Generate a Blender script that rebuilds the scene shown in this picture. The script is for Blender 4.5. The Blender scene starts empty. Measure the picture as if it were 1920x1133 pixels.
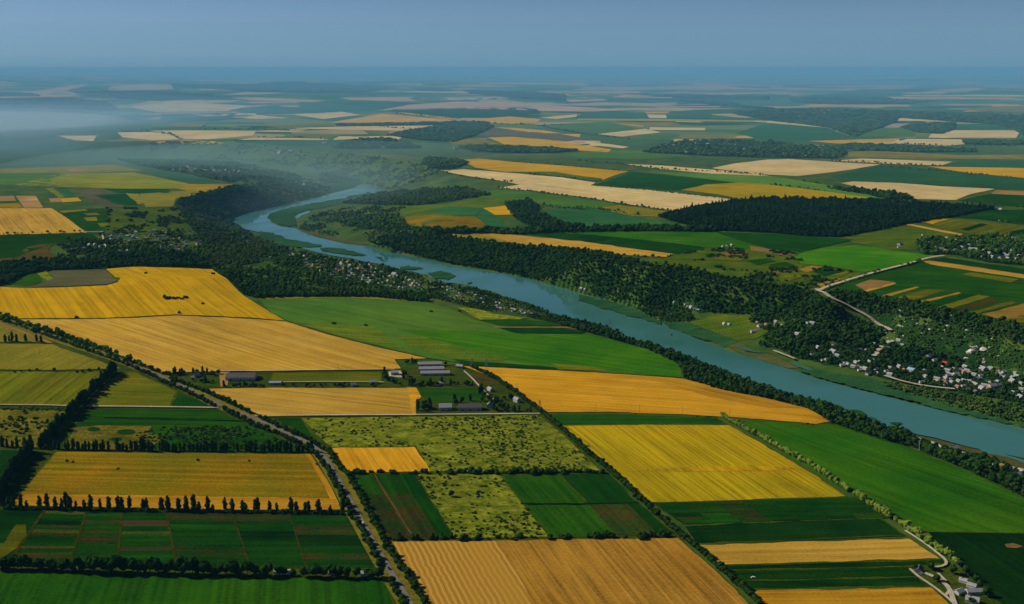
import bpy, bmesh, math, random
import numpy as np
from mathutils import Vector, Matrix
from mathutils.geometry import delaunay_2d_cdt
random.seed(7); RNG = np.random.default_rng(7)
C = bpy.context.scene
COL = C.collection

# ------------------------------------------------------------------ camera, sky, sun, exposure
PITCH = math.radians(12.0); FPX = 2059.0; CAM_H = 500.0
cam = bpy.data.cameras.new('camera'); cam.sensor_width = 36.0; cam.lens = 36.0 * FPX / 1920.0
cam.clip_start = 1.0; cam.clip_end = 200000.0
cam_o = bpy.data.objects.new('camera', cam); COL.objects.link(cam_o)
cam_o.location = (0, 0, CAM_H); cam_o.rotation_euler = (math.radians(90) - PITCH, 0, 0)
C.camera = cam_o

SUN_EL = math.radians(34); SUN_AZ = math.radians(-69)      # azimuth clockwise from +Y
W = bpy.data.worlds.new('World'); C.world = W; W.use_nodes = True
wn = W.node_tree; bg = wn.nodes['Background']
sky = wn.nodes.new('ShaderNodeTexSky'); sky.sky_type = 'NISHITA'; sky.sun_disc = False
sky.sun_elevation = SUN_EL; sky.sun_rotation = SUN_AZ
sky.altitude = 2200; sky.air_density = 0.6; sky.dust_density = 0.9; sky.ozone_density = 4.0
wn.links.new(sky.outputs[0], bg.inputs[0]); bg.inputs[1].default_value = 0.056
sl = bpy.data.lights.new('sun', 'SUN'); sl.energy = 5.0; sl.angle = math.radians(0.5); sl.color = (1.0, 0.93, 0.82)
so = bpy.data.objects.new('sun', sl); COL.objects.link(so)
sd = Vector((math.cos(SUN_EL) * math.sin(SUN_AZ), math.cos(SUN_EL) * math.cos(SUN_AZ), math.sin(SUN_EL)))
so.rotation_euler = sd.to_track_quat('Z', 'Y').to_euler(); so.location = sd * 3000
C.view_settings.view_transform = 'Standard'; C.view_settings.look = 'None'
C.view_settings.exposure = 0.18; C.view_settings.gamma = 1.0
C.render.engine = 'CYCLES'
cy = C.cycles
cy.use_denoising = True; cy.max_bounces = 4; cy.diffuse_bounces = 2; cy.glossy_bounces = 2
cy.transmission_bounces = 2; cy.transparent_max_bounces = 40; cy.volume_bounces = 0
HAZE_DENSITY = 1.3e-5; HAZE_COLOR = (0.14, 0.52, 0.80)

# ------------------------------------------------------------------ pixels of the survey -> rays
SP, CP = math.sin(PITCH), math.cos(PITCH)
def rays(px):
    px = np.asarray(px, float).reshape(-1, 2)
    a = (px[:, 0] - 960.0) / FPX; b = (566.5 - px[:, 1]) / FPX
    return np.stack([a, CP + b * SP, -SP + b * CP], 1)
def at_z(px, z):
    d = rays(px); t = (np.asarray(z) - CAM_H) / d[:, 2]
    return np.stack([d[:, 0] * t, d[:, 1] * t], 1)
def P(s):
    return [tuple(float(v) for v in q.split(',')) for q in s.split()]

def PE(s):
    """outline whose parts outside the surveyed view run on for some way, along the lines they had"""
    p = P(s); n = len(p); out = []
    for i, (x, y) in enumerate(p):
        sx = 340 if x > 1922 else -340 if x < -5 else 0; sy = 190 if y >= 1170 else 0
        if not sx and not sy: out.append((x, y)); continue
        inn = [q for q in (p[i - 1], p[(i + 1) % n]) if -5 <= q[0] <= 1922 and q[1] < 1170]
        if len(inn) == 1 and sx and not sy and abs(x - inn[0][0]) > 4:
            u = inn[0]; m = max(-.55, min(.55, (y - u[1]) / (x - u[0]))); out.append((x + sx, y + m * sx))
        elif len(inn) == 1 and sy and not sx:
            u = inn[0]; m = max(-1.5, min(1.5, (x - u[0]) / max(y - u[1], 8))); out.append((x + m * sy, y + sy))
        else: out.append((x + sx, y + sy))
    return [(x, max(y, 140.0)) for x, y in out]

# ------------------------------------------------------------------ terrain
TH0, TH1, NT = -0.72, 0.72, 361
L0, L1, NL = math.log(640.0), math.log(60000.0), 760
def noise2(x, y, seed=0):
    xi = np.floor(x).astype(np.int64); yi = np.floor(y).astype(np.int64)
    u = x - xi; v = y - yi; u = u * u * u * (u * (u * 6 - 15) + 10); v = v * v * v * (v * (v * 6 - 15) + 10)
    def h(i, j):
        n = (i * 374761393 + j * 668265263 + seed * 982451653) & 0x7fffffff
        n = ((n ^ (n >> 13)) * 1274126177) & 0x7fffffff
        return ((n ^ (n >> 16)) & 0xffff) / 65535.0
    return (h(xi, yi) * (1 - u) + h(xi + 1, yi) * u) * (1 - v) + (h(xi, yi + 1) * (1 - u) + h(xi + 1, yi + 1) * u) * v
def fbm(x, y, o=4, seed=0):
    r = 0; a = 0.5
    for k in range(o):
        r = r + a * (noise2(x, y, seed + k) - 0.5); x = x * 2.03 + 17.1; y = y * 2.03 + 5.3; a *= 0.5
    return r * 2
ZW = -22.0
RIVER_FAR = P("682,343 703,350 722,357 700,363 680,368 650,376 620,379 580,385 550,392 520,402 505,410 510,418 525,425 553,428 565,434 590,444 615,450 650,458 690,462 720,470 760,478 800,487 850,498 900,506 960,515 1000,524 1050,537 1100,552 1140,562 1180,575 1210,590 1240,604 1275,618 1300,632 1340,648 1380,662 1410,670 1440,680 1490,695 1540,712 1610,731 1672,746 1722,759 1795,777 1830,784 1865,790 1920,802 2000,820 2150,852 2420,910")
RIVER_NEAR = P("2420,1040 2150,940 2000,885 1920,859 1817,838 1750,820 1702,811 1662,803 1640,793 1620,782 1595,772 1577,767 1522,753 1487,746 1440,730 1410,722 1385,711 1335,691 1285,676 1235,656 1185,640 1145,621 1100,609 1055,597 1025,586 992,568 960,561 930,551 880,536 850,531 837,530 810,522 780,511 740,504 730,498 705,494 680,490 660,485 620,479 590,472 560,464 520,450 500,440 480,434 455,429 447,424 436,416 432,409 455,401 480,394 510,388 540,383 570,376 605,368 640,358 660,353 677,345")
RIVER_PX = RIVER_FAR + RIVER_NEAR
CONS = [  # (polyline, height or heights)
 (RIVER_FAR, -23), (RIVER_NEAR, -23),
 # plateau rim of the far bank
 (P("820,441 890,450 960,459 1035,464 1135,476 1210,494 1285,500 1360,520 1435,533 1480,538"), 72),
 (P("1535,547 1600,552 1680,563 1760,578 1830,592 1920,614 2050,645 2200,680"), 72),
 # foot of it
 (P("760,477 850,497 960,514 1050,535 1130,555 1180,568 1290,587 1380,594 1440,600 1500,612"), [-20,-20,-19,-16,-12,-10,-6,-4,0,2]),
 (P("1640,640 1700,660 1780,676 1860,693 1920,706 2100,740"), [6,4,2,0,0,0]),
 (P("1290,605 1400,635 1470,660"), -12), (P("1500,670 1600,705 1750,745 1920,785 2100,830"), -12),
 # ravine with the hill road
 (P("1535,547 1570,562 1600,582 1640,607 1668,624"), [70,58,42,24,10]),
 (P("1490,556 1530,580 1570,603 1590,620"), [62,50,32,12]),
 # nose of the far bank and the peninsula inside the bend
 (P("750,443 720,450 700,459"), [40,10,-16]), (P("850,405 800,415 740,425 680,435 620,440"), [52,40,20,0,-18]),
 (P("870,375 790,385 720,390 650,392 600,395"), [58,36,14,-8,-19]), (P("900,345 850,350 800,352 740,355"), [68,50,20,-16]),
 # near plain's edge above the river strip
 (P("2200,1080 1920,940 1815,886 1727,850 1660,826 1602,808 1560,794 1490,756 1440,749 1360,733 1285,713 1272,684 1210,655 1150,637 1100,622 1000,603 900,590"), 0),
 (P("1760,840 1840,862 1920,888 2050,925"), -15),
 # near plain
 (P("-400,1170 300,1170 960,1170 1600,1170 2300,1170"), 0), (P("-400,950 300,950 960,950 1500,950 1900,1050"), 0),
 (P("-400,770 300,770 960,770 1300,775"), 2), (P("-300,600 150,600 300,596 480,601 640,640"), [16,16,18,14,6]),
 (P("-300,520 100,525 300,522 400,525"), [22,26,30,22]), (P("480,560 640,560 760,572"), [8,3,-3]),
 # wooded side valley behind the sunflower field and the left plateau
 (P("-200,492 100,494 260,488 370,490 430,505"), [14,10,6,2,0]), (P("120,470 260,455 370,455"), [18,20,14]),
 (P("-200,400 100,400 250,400 330,400"), [40,44,44,38]), (P("-200,350 100,350 250,345 325,374"), [48,52,54,54]),
 (P("325,374 370,365 425,353 455,348"), 55), (P("400,430 430,450 470,470"), [4,-6,-12]), (P("345,400 365,425"), [36,22]),
 (P("520,470 600,500 700,520 800,540 900,570"), [-12,-12,-12,-12,-10]), (P("470,520 560,535 680,550 780,560"), [4,0,-4,-8]),
 (P("460,335 520,340 570,352 610,362"), [46,20,-5,-20]), (P("280,318 380,318 450,322"), [46,42,40]),
 # valley floor running off to the left, its far rim
 (P("700,346 660,332 620,322 560,312 480,305 400,301 330,298 250,296 190,294 120,288 40,282 -60,276"), -20),
 (P("845,318 800,306 740,296 680,292 600,284 540,279 480,272 400,266 340,263 212,265 150,268"), [72,74,70,60,66,70,72,72,72,62,40]),
 (P("120,236 60,240 0,242 -150,245"), -18), (P("0,262 -150,262"), 10), (P("-100,192 60,190 150,190 210,205"), [150,150,130,90]),
 # the open plateau
 (P("900,300 1100,318 1400,345 1700,360 2000,370"), 82), (P("300,240 700,240 1100,245 1500,250 2000,252"), 95),
 (P("1500,275 1800,283 2000,286"), 70), (P("300,200 700,200 1200,200 1600,205 2100,206"), [120,110,105,110,130]),
 (P("-300,165 300,165 700,166 1200,172 1600,175 2100,176"), [190,190,180,140,150,150]),
 (P("-400,150 0,148 300,149 700,150"), [250,260,250,230]), (P("900,150 1500,152 2200,152"), [200,200,210]),
]
def build_terrain():
    def constraints(nl, nt):
        Z = np.zeros((nl, nt)); N = np.zeros((nl, nt))
        for pl, zs in CONS:
            pl = np.array(pl); zs = np.full(len(pl), zs, float) if np.isscalar(zs) else np.array(zs, float)
            xy = at_z(pl, zs)
            th = np.arctan2(xy[:, 0], xy[:, 1]); lr = np.log(np.hypot(xy[:, 0], xy[:, 1]))
            i = (lr - L0) / (L1 - L0) * (nl - 1); j = (th - TH0) / (TH1 - TH0) * (nt - 1)
            for k in range(len(pl) - 1):
                n = int(max(abs(i[k+1] - i[k]), abs(j[k+1] - j[k])) * 2) + 2
                t = np.linspace(0, 1, n)
                a = np.rint(i[k] + (i[k+1] - i[k]) * t).astype(int); b = np.rint(j[k] + (j[k+1] - j[k]) * t).astype(int)
                ok = (a >= 0) & (a < nl) & (b >= 0) & (b < nt)
                np.add.at(Z, (a[ok], b[ok]), (zs[k] + (zs[k+1] - zs[k]) * t)[ok]); np.add.at(N, (a[ok], b[ok]), 1)
        m = N > 0; Z[m] /= N[m]
        Z[0, :] = 0; m[0, :] = True; Z[-1, :] = 260; m[-1, :] = True
        return Z, m
    z = None
    for s in (32, 16, 8, 4, 2, 1):
        nl, nt = (NL - 1) // s + 1, (NT - 1) // s + 1
        Zc, m = constraints(nl, nt)
        if z is None: z = np.full((nl, nt), 30.0)
        else:
            ii = np.linspace(0, z.shape[0] - 1, nl); jj = np.linspace(0, z.shape[1] - 1, nt)
            z = np.stack([np.interp(ii, np.arange(z.shape[0]), z[:, c]) for c in range(z.shape[1])], 1)
            z = np.stack([np.interp(jj, np.arange(z.shape[1]), z[r]) for r in range(nl)], 0)
        z[m] = Zc[m]
        for it in range(300 if s > 1 else 120):
            p = np.pad(z, 1, mode='edge')
            z = 0.25 * (p[:-2, 1:-1] + p[2:, 1:-1] + p[1:-1, :-2] + p[1:-1, 2:]); z[m] = Zc[m]
    def blur(z, n):
        for it in range(n):
            p = np.pad(z, 1, mode='edge')
            z = (p[:-2, 1:-1] + p[2:, 1:-1] + p[1:-1, :-2] + p[1:-1, 2:] + 2 * z) / 6
        return z
    z = blur(z, 6)
    lr = np.linspace(L0, L1, NL)[:, None]; th = np.linspace(TH0, TH1, NT)[None, :]
    r = np.exp(lr); X = r * np.sin(th); Y = r * np.cos(th)
    gz = np.hypot(np.gradient(z, axis=0) / (r * (L1 - L0) / (NL - 1)), np.gradient(z, axis=1) / (r * (TH1 - TH0) / (NT - 1)))
    gz = blur(np.clip(gz * 2.2, 0, 1), 8)
    z = z + gz * (22 * fbm(X / 260, Y / 260, 4, 3) + 8 * fbm(X / 70, Y / 70, 3, 9))
    far = np.clip((r - 4500) / 12000, 0, 1)
    z = z + far * 80 * fbm(X / 2600, Y / 2600, 4, 21) + np.clip((r - 14000) / 12000, 0, 1) * 130 * fbm(X / 11000, Y / 7000, 3, 41) + 2.5 * fbm(X / 420, Y / 420, 3, 5)
    inside = in_poly(np.stack([X.ravel(), Y.ravel()], 1), at_z(RIVER_PX, ZW)).reshape(z.shape)
    z[inside] = -25.0
    return X, Y, z
def in_poly(pts, poly):
    poly = np.asarray(poly); r = np.zeros(len(pts), bool)
    lo, hi = poly.min(0), poly.max(0)
    idx = np.nonzero(((pts >= lo) & (pts <= hi)).all(1))[0]
    x, y = pts[idx, 0], pts[idx, 1]; c = np.zeros(len(idx), bool)
    x1, y1 = poly[-1]
    for x2, y2 in poly:
        if y1 != y2:
            c ^= ((y1 > y) != (y2 > y)) & (x < (x2 - x1) * (y - y1) / (y2 - y1) + x1)
        x1, y1 = x2, y2
    r[idx] = c; return r
TX, TY, TZ = build_terrain()
def ground_z(xy):
    xy = np.asarray(xy, float).reshape(-1, 2)
    th = np.arctan2(xy[:, 0], xy[:, 1]); lr = np.log(np.maximum(np.hypot(xy[:, 0], xy[:, 1]), 1.0))
    i = np.clip((lr - L0) / (L1 - L0) * (NL - 1), 0, NL - 1.001); j = np.clip((th - TH0) / (TH1 - TH0) * (NT - 1), 0, NT - 1.001)
    a = i.astype(int); b = j.astype(int); u = i - a; v = j - b
    return (TZ[a, b] * (1 - v) + TZ[a, b+1] * v) * (1 - u) + (TZ[a+1, b] * (1 - v) + TZ[a+1, b+1] * v) * u
TS = np.exp(np.linspace(math.log(600), math.log(65000), 420))
def ground(px):
    """where the survey's sight lines meet the terrain"""
    d = rays(px); n = len(d); t0 = np.full(n, TS[-1]); t1 = np.full(n, TS[-1]); done = np.zeros(n, bool); pt = TS[0]
    for t in TS:
        q = d * t; hit = (~done) & (q[:, 2] + CAM_H < ground_z(q[:, :2]))
        t0[hit] = pt; t1[hit] = t; done |= hit; pt = t
    for k in range(22):
        tm = (t0 + t1) / 2; q = d * tm[:, None]; h = q[:, 2] + CAM_H < ground_z(q[:, :2])
        t1 = np.where(h, tm, t1); t0 = np.where(h, t0, tm)
    q = d * t1[:, None]; return q[:, :2]

# ------------------------------------------------------------------ materials
class NT_:
    def __init__(s, name):
        s.m = bpy.data.materials.new(name); s.m.use_nodes = True; s.t = s.m.node_tree; s.t.nodes.clear()
    def n(s, typ, **kw):
        o = s.t.nodes.new(typ)
        for k, v in kw.items(): setattr(o, k, v)
        return o
    def l(s, a, b): s.t.links.new(a, b)
    def math(s, op, a, b=None, clamp=False):
        o = s.n('ShaderNodeMath', operation=op); o.use_clamp = clamp
        for i, v in enumerate((a, b)):
            if v is None: continue
            if isinstance(v, (int, float)): o.inputs[i].default_value = v
            else: s.l(v, o.inputs[i])
        return o.outputs[0]
    def mix(s, f, a, b, blend='MIX'):
        o = s.n('ShaderNodeMix', data_type='RGBA', blend_type=blend)
        for i, v in ((0, f), (6, a), (7, b)):
            if isinstance(v, (int, float)): o.inputs[i].default_value = v
            elif isinstance(v, tuple): o.inputs[i].default_value = (*v, 1) if len(v) == 3 else v
            else: s.l(v, o.inputs[i])
        return o.outputs[2]
    def pos(s, scale=(1, 1, 1), rot=0.0):
        g = s.n('ShaderNodeNewGeometry'); r = s.n('ShaderNodeMapping'); r.inputs['Rotation'].default_value = (0, 0, rot)
        s.l(g.outputs['Position'], r.inputs[0]); q = s.n('ShaderNodeMapping'); q.inputs['Scale'].default_value = scale
        s.l(r.outputs[0], q.inputs[0]); return q.outputs[0]
    def noise(s, vec, detail=3.0, rough=0.55, dist=0.0):
        o = s.n('ShaderNodeTexNoise'); o.inputs['Scale'].default_value = 1.0; o.inputs['Detail'].default_value = detail
        o.inputs['Roughness'].default_value = rough; o.inputs['Distortion'].default_value = dist
        s.l(vec, o.inputs['Vector']); return o.outputs[0]
    def remap(s, v, a, b, c=0.0, d=1.0):
        o = s.n('ShaderNodeMapRange'); s.l(v, o.inputs[0])
        for i, q in enumerate((a, b, c, d)): o.inputs[i + 1].default_value = q
        return o.outputs[0]
    def diffuse(s, col, bump=None, bd=1.0):
        d = s.n('ShaderNodeBsdfDiffuse'); o = s.n('ShaderNodeOutputMaterial')
        if isinstance(col, tuple): d.inputs[0].default_value = (*col, 1)
        else: s.l(col, d.inputs[0])
        if bump is not None:
            b = s.n('ShaderNodeBump'); b.inputs['Strength'].default_value = 1.0; b.inputs['Distance'].default_value = bd
            s.l(bump, b.inputs['Height']); s.l(b.outputs[0], d.inputs['Normal'])
        s.l(d.outputs[0], o.inputs[0]); return s.m
STY = {  # colour, second colour, row width, row strength, blotch size, blotch strength, fine strength
 'wheat': ((.46,.275,.040), (.44,.25,.022), 7, .26, 130, .9, .14),
 'orange': ((.48,.245,.012), (.41,.20,.006), 6, .26, 120, .9, .14),
 'stubble': ((.33,.170,.020), (.29,.140,.012), 3.6, .36, 100, 1., .20),
 'pale': ((.52,.39,.17), (.46,.33,.12), 12, .18, 220, .9, .12),
 'sunflower': ((.46,.255,.001), (.41,.245,.002), 8, .26, 130, .9, .16),
 'mustard': ((.345,.225,.0015), (.275,.210,.002), 4.2, .36, 150, 1., .14),
 'mustard_red': ((.345,.190,.003), (.32,.20,.002), 6, .40, 40, 1., .16),
 'ochre': ((.205,.115,.001), (.115,.100,.0015), 10, .30, 75, 1.0, .26),
 'olive': ((.090,.112,.0015), (.135,.125,.003), 9, .30, 80, 1.0, .26),
 'bright': ((.017,.085,.001), (.034,.104,.001), 8, .24, 110, 1., .24),
 'meadow': ((.048,.125,.012), (.070,.135,.012), 20, .16, 180, .9, .18),
 'green': ((.008,.048,.001), (.017,.064,.001), 7, .32, 80, 1., .30),
 'dark': ((.003,.027,.001), (.007,.038,.001), 8, .32, 80, 1., .30),
 'deep': ((.002,.015,.0008), (.005,.024,.001), 8, .32, 80, 1., .32),
 'teal': ((.022,.090,.026), (.030,.105,.026), 14, .20, 220, .9, .14),
 'scrub': ((.060,.095,.002), (.215,.220,.014), 5, .22, 13, 1.0, .42),
 'dryscrub': ((.19,.155,.012), (.065,.075,.003), 6, .2, 26, 1.0, .5),
 'brown': ((.070,.040,.006), (.030,.038,.004), 6, .25, 40, 1., .30),
 'umber': ((.034,.026,.004), (.010,.034,.003), 6, .30, 30, 1., .40),
 'tilled': ((.26,.15,.045), (.19,.12,.035), 6, .2, 80, .8, .2),
 'grey': ((.105,.095,.038), (.085,.088,.034), 8, .18, 100, .9, .2),
 'dry': ((.19,.155,.012), (.135,.130,.008), 10, .18, 70, 1., .28),
 'pink': ((.40,.26,.16), (.36,.25,.14), 20, .1, 400, .8, .1),
 'pasture': ((.042,.088,.003), (.085,.110,.005), 14, .25, 55, 1.0, .4),
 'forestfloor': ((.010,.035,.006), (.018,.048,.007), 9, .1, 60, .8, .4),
 'reed': ((.014,.058,.018), (.026,.076,.018), 10, .1, 40, .9, .4),
 'mud': ((.085,.08,.02), (.05,.065,.015), 8, .1, 40, .9, .35),
 'gravel': ((.42,.36,.26), (.34,.29,.2), 5, .1, 30, .8, .2),
}
def crop(name, sty, rows=None, tint=1.0):
    c, c2, rw, ra, bs, ba, fi = STY[sty]; N = NT_(name)
    ang = 0.0 if rows is None else math.atan2(rows[1], rows[0])
    sd = random.uniform(-500, 500)
    blot = N.remap(N.noise(N.pos((1 / bs, 1 / (bs * 1.8), .001), -ang + .3), 5, .62), .36, .64)
    # streaks that follow the rows of the crop
    st = N.noise(N.pos((1 / (rw * 55), 1 / rw, 0.0), -ang), 2, .6)
    st2 = N.noise(N.pos((1 / (rw * 160), 1 / (rw * 6), 0.0), -ang), 2, .5)
    fn = N.noise(N.pos((1 / 3.2, 1 / 5.5, 0.0), -ang), 3, .7)
    col = N.mix(N.math('MULTIPLY', blot, ba), tuple(v * tint for v in c), tuple(v * tint for v in c2))
    k = N.math('ADD', N.remap(st, .3, .7, 1 - ra, 1 + ra), N.remap(st2, .3, .7, -ra * .28, ra * .28))
    k = N.math('ADD', k, N.remap(fn, .3, .7, -fi, fi))
    k = N.math('ADD', k, N.remap(N.noise(N.pos((1/310, 1/190, 0), .4 - ang), 3), .3, .7, -.15, .13))
    k = N.math('ADD', k, N.remap(N.noise(N.pos((1/60, 1/28, 0), -ang), 3), .3, .7, -.10, .10))
    cc = N.n('ShaderNodeCombineColor')
    for i in range(3): N.l(k, cc.inputs[i])
    col = N.mix(1.0, col, cc.outputs[0], 'MULTIPLY')
    return N.diffuse(col, fn, .35 if fi > .15 else .2)
def windrow_mat(name, rows):
    N = NT_(name); ang = math.atan2(rows[1], rows[0])
    wob = N.noise(N.pos((1/16, 1/60, 0), -ang), 2)
    p = N.pos((1, 1, 1), -ang); sx = N.n('ShaderNodeSeparateXYZ'); N.l(p, sx.inputs[0])
    y = N.math('ADD', sx.outputs[1], N.remap(wob, 0, 1, -2.0, 2.0))
    s = N.math('SINE', N.math('MULTIPLY', y, 2 * math.pi / 6.0))
    big = N.remap(N.noise(N.pos((1/400, 1/34, 0), -ang), 2), .38, .62)
    col = N.mix(N.remap(s, -.5, .8), (.33,.165,.016), (.37,.195,.028))
    col = N.mix(N.math('MULTIPLY', N.remap(s, .75, 1.0), N.remap(big, 0, 1, .25, 1)), col, (.47,.29,.075))
    col = N.mix(N.math('MULTIPLY', N.remap(s, -.55, -1.0), N.remap(big, 0, 1, .05, .8)), col, (.22,.095,.006))
    fn = N.noise(N.pos((.3, .3, 0), 0), 3, .7)
    col = N.mix(N.math('MULTIPLY', N.remap(fn, .3, .7), .25), col, (.30,.19,.03))
    return N.diffuse(col, fn, .2)
def simple(name, c, c2=None, scale=.4, var=.25):
    N = NT_(name); nz = N.noise(N.pos((scale,) * 3), 3)
    return N.diffuse(N.mix(nz, tuple(v * (1 - var) for v in c), c2 or tuple(min(1, v * (1 + var)) for v in c)))
def leaf_mat(name, a, b):
    N = NT_(name); oi = N.n('ShaderNodeObjectInfo')
    nz = N.noise(N.pos((.5, .5, .5)), 2)
    f = N.math('ADD', N.math('MULTIPLY', oi.outputs['Random'], .65), N.math('MULTIPLY', nz, .45))
    big = N.noise(N.pos((1/110, 1/110, 1/110)), 3)
    f = N.math('ADD', f, N.remap(big, .35, .65, -.3, .3), True)
    col = N.mix(f, a, b)
    d = N.n('ShaderNodeBsdfDiffuse'); t = N.n('ShaderNodeBsdfTranslucent'); mx = N.n('ShaderNodeMixShader'); mx.inputs[0].default_value = .22
    N.l(col, d.inputs[0]); N.l(col, t.inputs[0]); N.l(d.outputs[0], mx.inputs[1]); N.l(t.outputs[0], mx.inputs[2])
    o = N.n('ShaderNodeOutputMaterial'); N.l(mx.outputs[0], o.inputs[0]); return N.m
def water_mat():
    N = NT_('river_water'); b = N.n('ShaderNodeBsdfPrincipled'); o = N.n('ShaderNodeOutputMaterial')
    big = N.remap(N.noise(N.pos((1/420, 1/420, 0)), 3), .35, .65)
    N.l(N.mix(big, (.030,.125,.108), (.046,.150,.130)), b.inputs['Base Color'])
    b.inputs['Roughness'].default_value = .07; b.inputs['IOR'].default_value = 1.42
    rg = N.remap(N.noise(N.pos((1/70, 1/240, 0), .5), 4), .35, .65, .03, .24); N.l(rg, b.inputs['Roughness'])
    nz = N.noise(N.pos((.16, .16, .16)), 3); bp = N.n('ShaderNodeBump'); bp.inputs['Strength'].default_value = .10; bp.inputs['Distance'].default_value = .25
    N.l(nz, bp.inputs['Height']); N.l(bp.outputs[0], b.inputs['Normal']); N.l(b.outputs[0], o.inputs[0]); return N.m
def margin_late(): M_['margin'] = crop('weedy_margin', 'pasture', None, .62)
def ground_mat():
    N = NT_('ground'); g = N.n('ShaderNodeNewGeometry')
    near = N.mix(N.remap(N.noise(N.pos((1/90, 1/90, 0)), 5, .65), .35, .65), (.020,.060,.008), (.070,.100,.016))
    ln = N.n('ShaderNodeVectorMath', operation='LENGTH'); N.l(g.outputs['Position'], ln.inputs[0])
    v = N.n('ShaderNodeTexVoronoi'); v.inputs['Scale'].default_value = 1.0; v.inputs['Randomness'].default_value = .85
    N.l(N.pos((1/760, 1/560, 0), .25), v.inputs['Vector'])
    sp = N.n('ShaderNodeSeparateColor'); N.l(v.outputs['Color'], sp.inputs[0])
    cr = N.n('ShaderNodeValToRGB'); cr.color_ramp.interpolation = 'CONSTANT'; e = cr.color_ramp.elements
    cols = [(.05,.13,.03), (.03,.09,.025), (.08,.15,.035), (.40,.29,.14), (.035,.11,.03), (.15,.17,.03), (.05,.13,.03), (.36,.26,.15), (.014,.05,.014)]
    e[0].color = (*cols[0], 1); e[1].position = 1 / 9; e[1].color = (*cols[1], 1)
    for i in range(2, 9): q = e.new(i / 9); q.color = (*cols[i], 1)
    N.l(sp.outputs[0], cr.inputs[0])
    farc = N.mix(N.math('MULTIPLY', N.remap(N.noise(N.pos((1/300, 1/300, 0)), 4), .3, .7), .4), cr.outputs[0], (.045,.11,.03))
    sz = N.n('ShaderNodeSeparateXYZ'); N.l(g.outputs['Position'], sz.inputs[0])
    col = N.mix(N.math('MULTIPLY', N.remap(ln.outputs[1], 5200, 8000), N.remap(sz.outputs[2], 55, 72)), near, farc)
    fn = N.noise(N.pos((1/5, 1/5, 0)), 3, .7)
    return N.diffuse(col, fn, .4)
M_ = {
 'leaf': leaf_mat('leaf_dark', (.011,.036,.005), (.030,.068,.008)),
 'leaf_poplar': leaf_mat('leaf_poplar', (.012,.036,.006), (.028,.062,.009)),
 'leaf_light': leaf_mat('leaf_light', (.11,.19,.020), (.20,.28,.03)),
 'leaf_forest': leaf_mat('leaf_forest', (.022,.066,.010), (.080,.155,.018)),
 'leaf_pine': leaf_mat('leaf_pine', (.005,.020,.007), (.015,.040,.011)),
 'leaf_scrub': leaf_mat('leaf_scrub', (.010,.038,.005), (.040,.075,.010)),
 'leaf_slope': leaf_mat('leaf_slope', (.010,.036,.005), (.040,.090,.010)), 'leaf_hill': leaf_mat('leaf_hill', (.028,.075,.014), (.100,.140,.026)),
 'bark': simple('bark', (.09,.065,.045)), 'white_wall': simple('white_wall', (.38,.365,.33)), 'cream_wall': simple('cream_wall', (.55,.47,.36)),
 'slate': simple('slate_roof', (.26,.26,.26), None, .8), 'pale_roof': simple('pale_roof', (.27,.27,.26), None, .8), 'red_roof': simple('red_roof', (.48,.05,.035)),
 'tile_roof': simple('tile_roof', (.33,.15,.09)), 'blue_roof': simple('blue_roof', (.24,.34,.42)), 'dark_roof': simple('dark_roof', (.10,.085,.08)),
 'door': simple('door_wood', (.12,.08,.05)), 'asphalt': simple('asphalt', (.125,.105,.09), (.18,.155,.13), .05), 'steel': simple('steel', (.16,.16,.16)),
 'rust': simple('rusty_steel', (.22,.08,.04)), 'concrete': simple('concrete', (.42,.40,.36)), 'white_paint': simple('white_paint', (.75,.75,.74)),
 'dark_paint': simple('dark_paint', (.05,.05,.055)), 'glass': simple('window_glass', (.03,.035,.04)), 'rubber': simple('rubber', (.02,.02,.02)),
 'track': crop('dirt_track', 'gravel'), 'verge': crop('road_verge', 'dry', None, .8), 'rock': simple('rock', (.50,.46,.38)),
 'water': water_mat(), 'ground': ground_mat(),
}

margin_late()
# ------------------------------------------------------------------ object helpers
def tag(o, label=None, cat=None, group=None, kind=None):
    for k, v in (('label', label), ('category', cat), ('group', group), ('kind', kind)):
        if v: o[k] = v
    return o
def mesh_obj(name, verts, faces, mat, parent=None, smooth=False):
    me = bpy.data.meshes.new(name); me.from_pydata(verts, [], faces)
    for m in (mat if isinstance(mat, list) else [mat]): me.materials.append(m)
    if smooth: me.polygons.foreach_set('use_smooth', [True] * len(me.polygons))
    o = bpy.data.objects.new(name, me); COL.objects.link(o); o.parent = parent; return o
def bm_obj(name, bm, mat, parent=None, link=True):
    me = bpy.data.meshes.new(name); bm.to_mesh(me); bm.free()
    for m in (mat if isinstance(mat, list) else [mat]): me.materials.append(m)
    o = bpy.data.objects.new(name, me)
    if link: COL.objects.link(o)
    o.parent = parent; return o
def empty(name, loc, rz=0, scale=1.0):
    o = bpy.data.objects.new(name, None); COL.objects.link(o); o.location = loc; o.rotation_euler = (0, 0, rz)
    o.scale = scale if isinstance(scale, tuple) else (scale,) * 3; o.empty_display_size = 1; return o
def densify(px, step=14.0):
    out = []
    for k in range(len(px)):
        a = np.array(px[k]); b = np.array(px[(k + 1) % len(px)]); n = max(1, int(np.hypot(*(b - a)) / step))
        for i in range(n): out.append(tuple(a + (b - a) * i / n))
    return out
def off(xy, layer):
    r = np.hypot(xy[:, 0], xy[:, 1]); return (0.25 + 0.22 * layer) * (1 + r / 2500.0)
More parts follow.
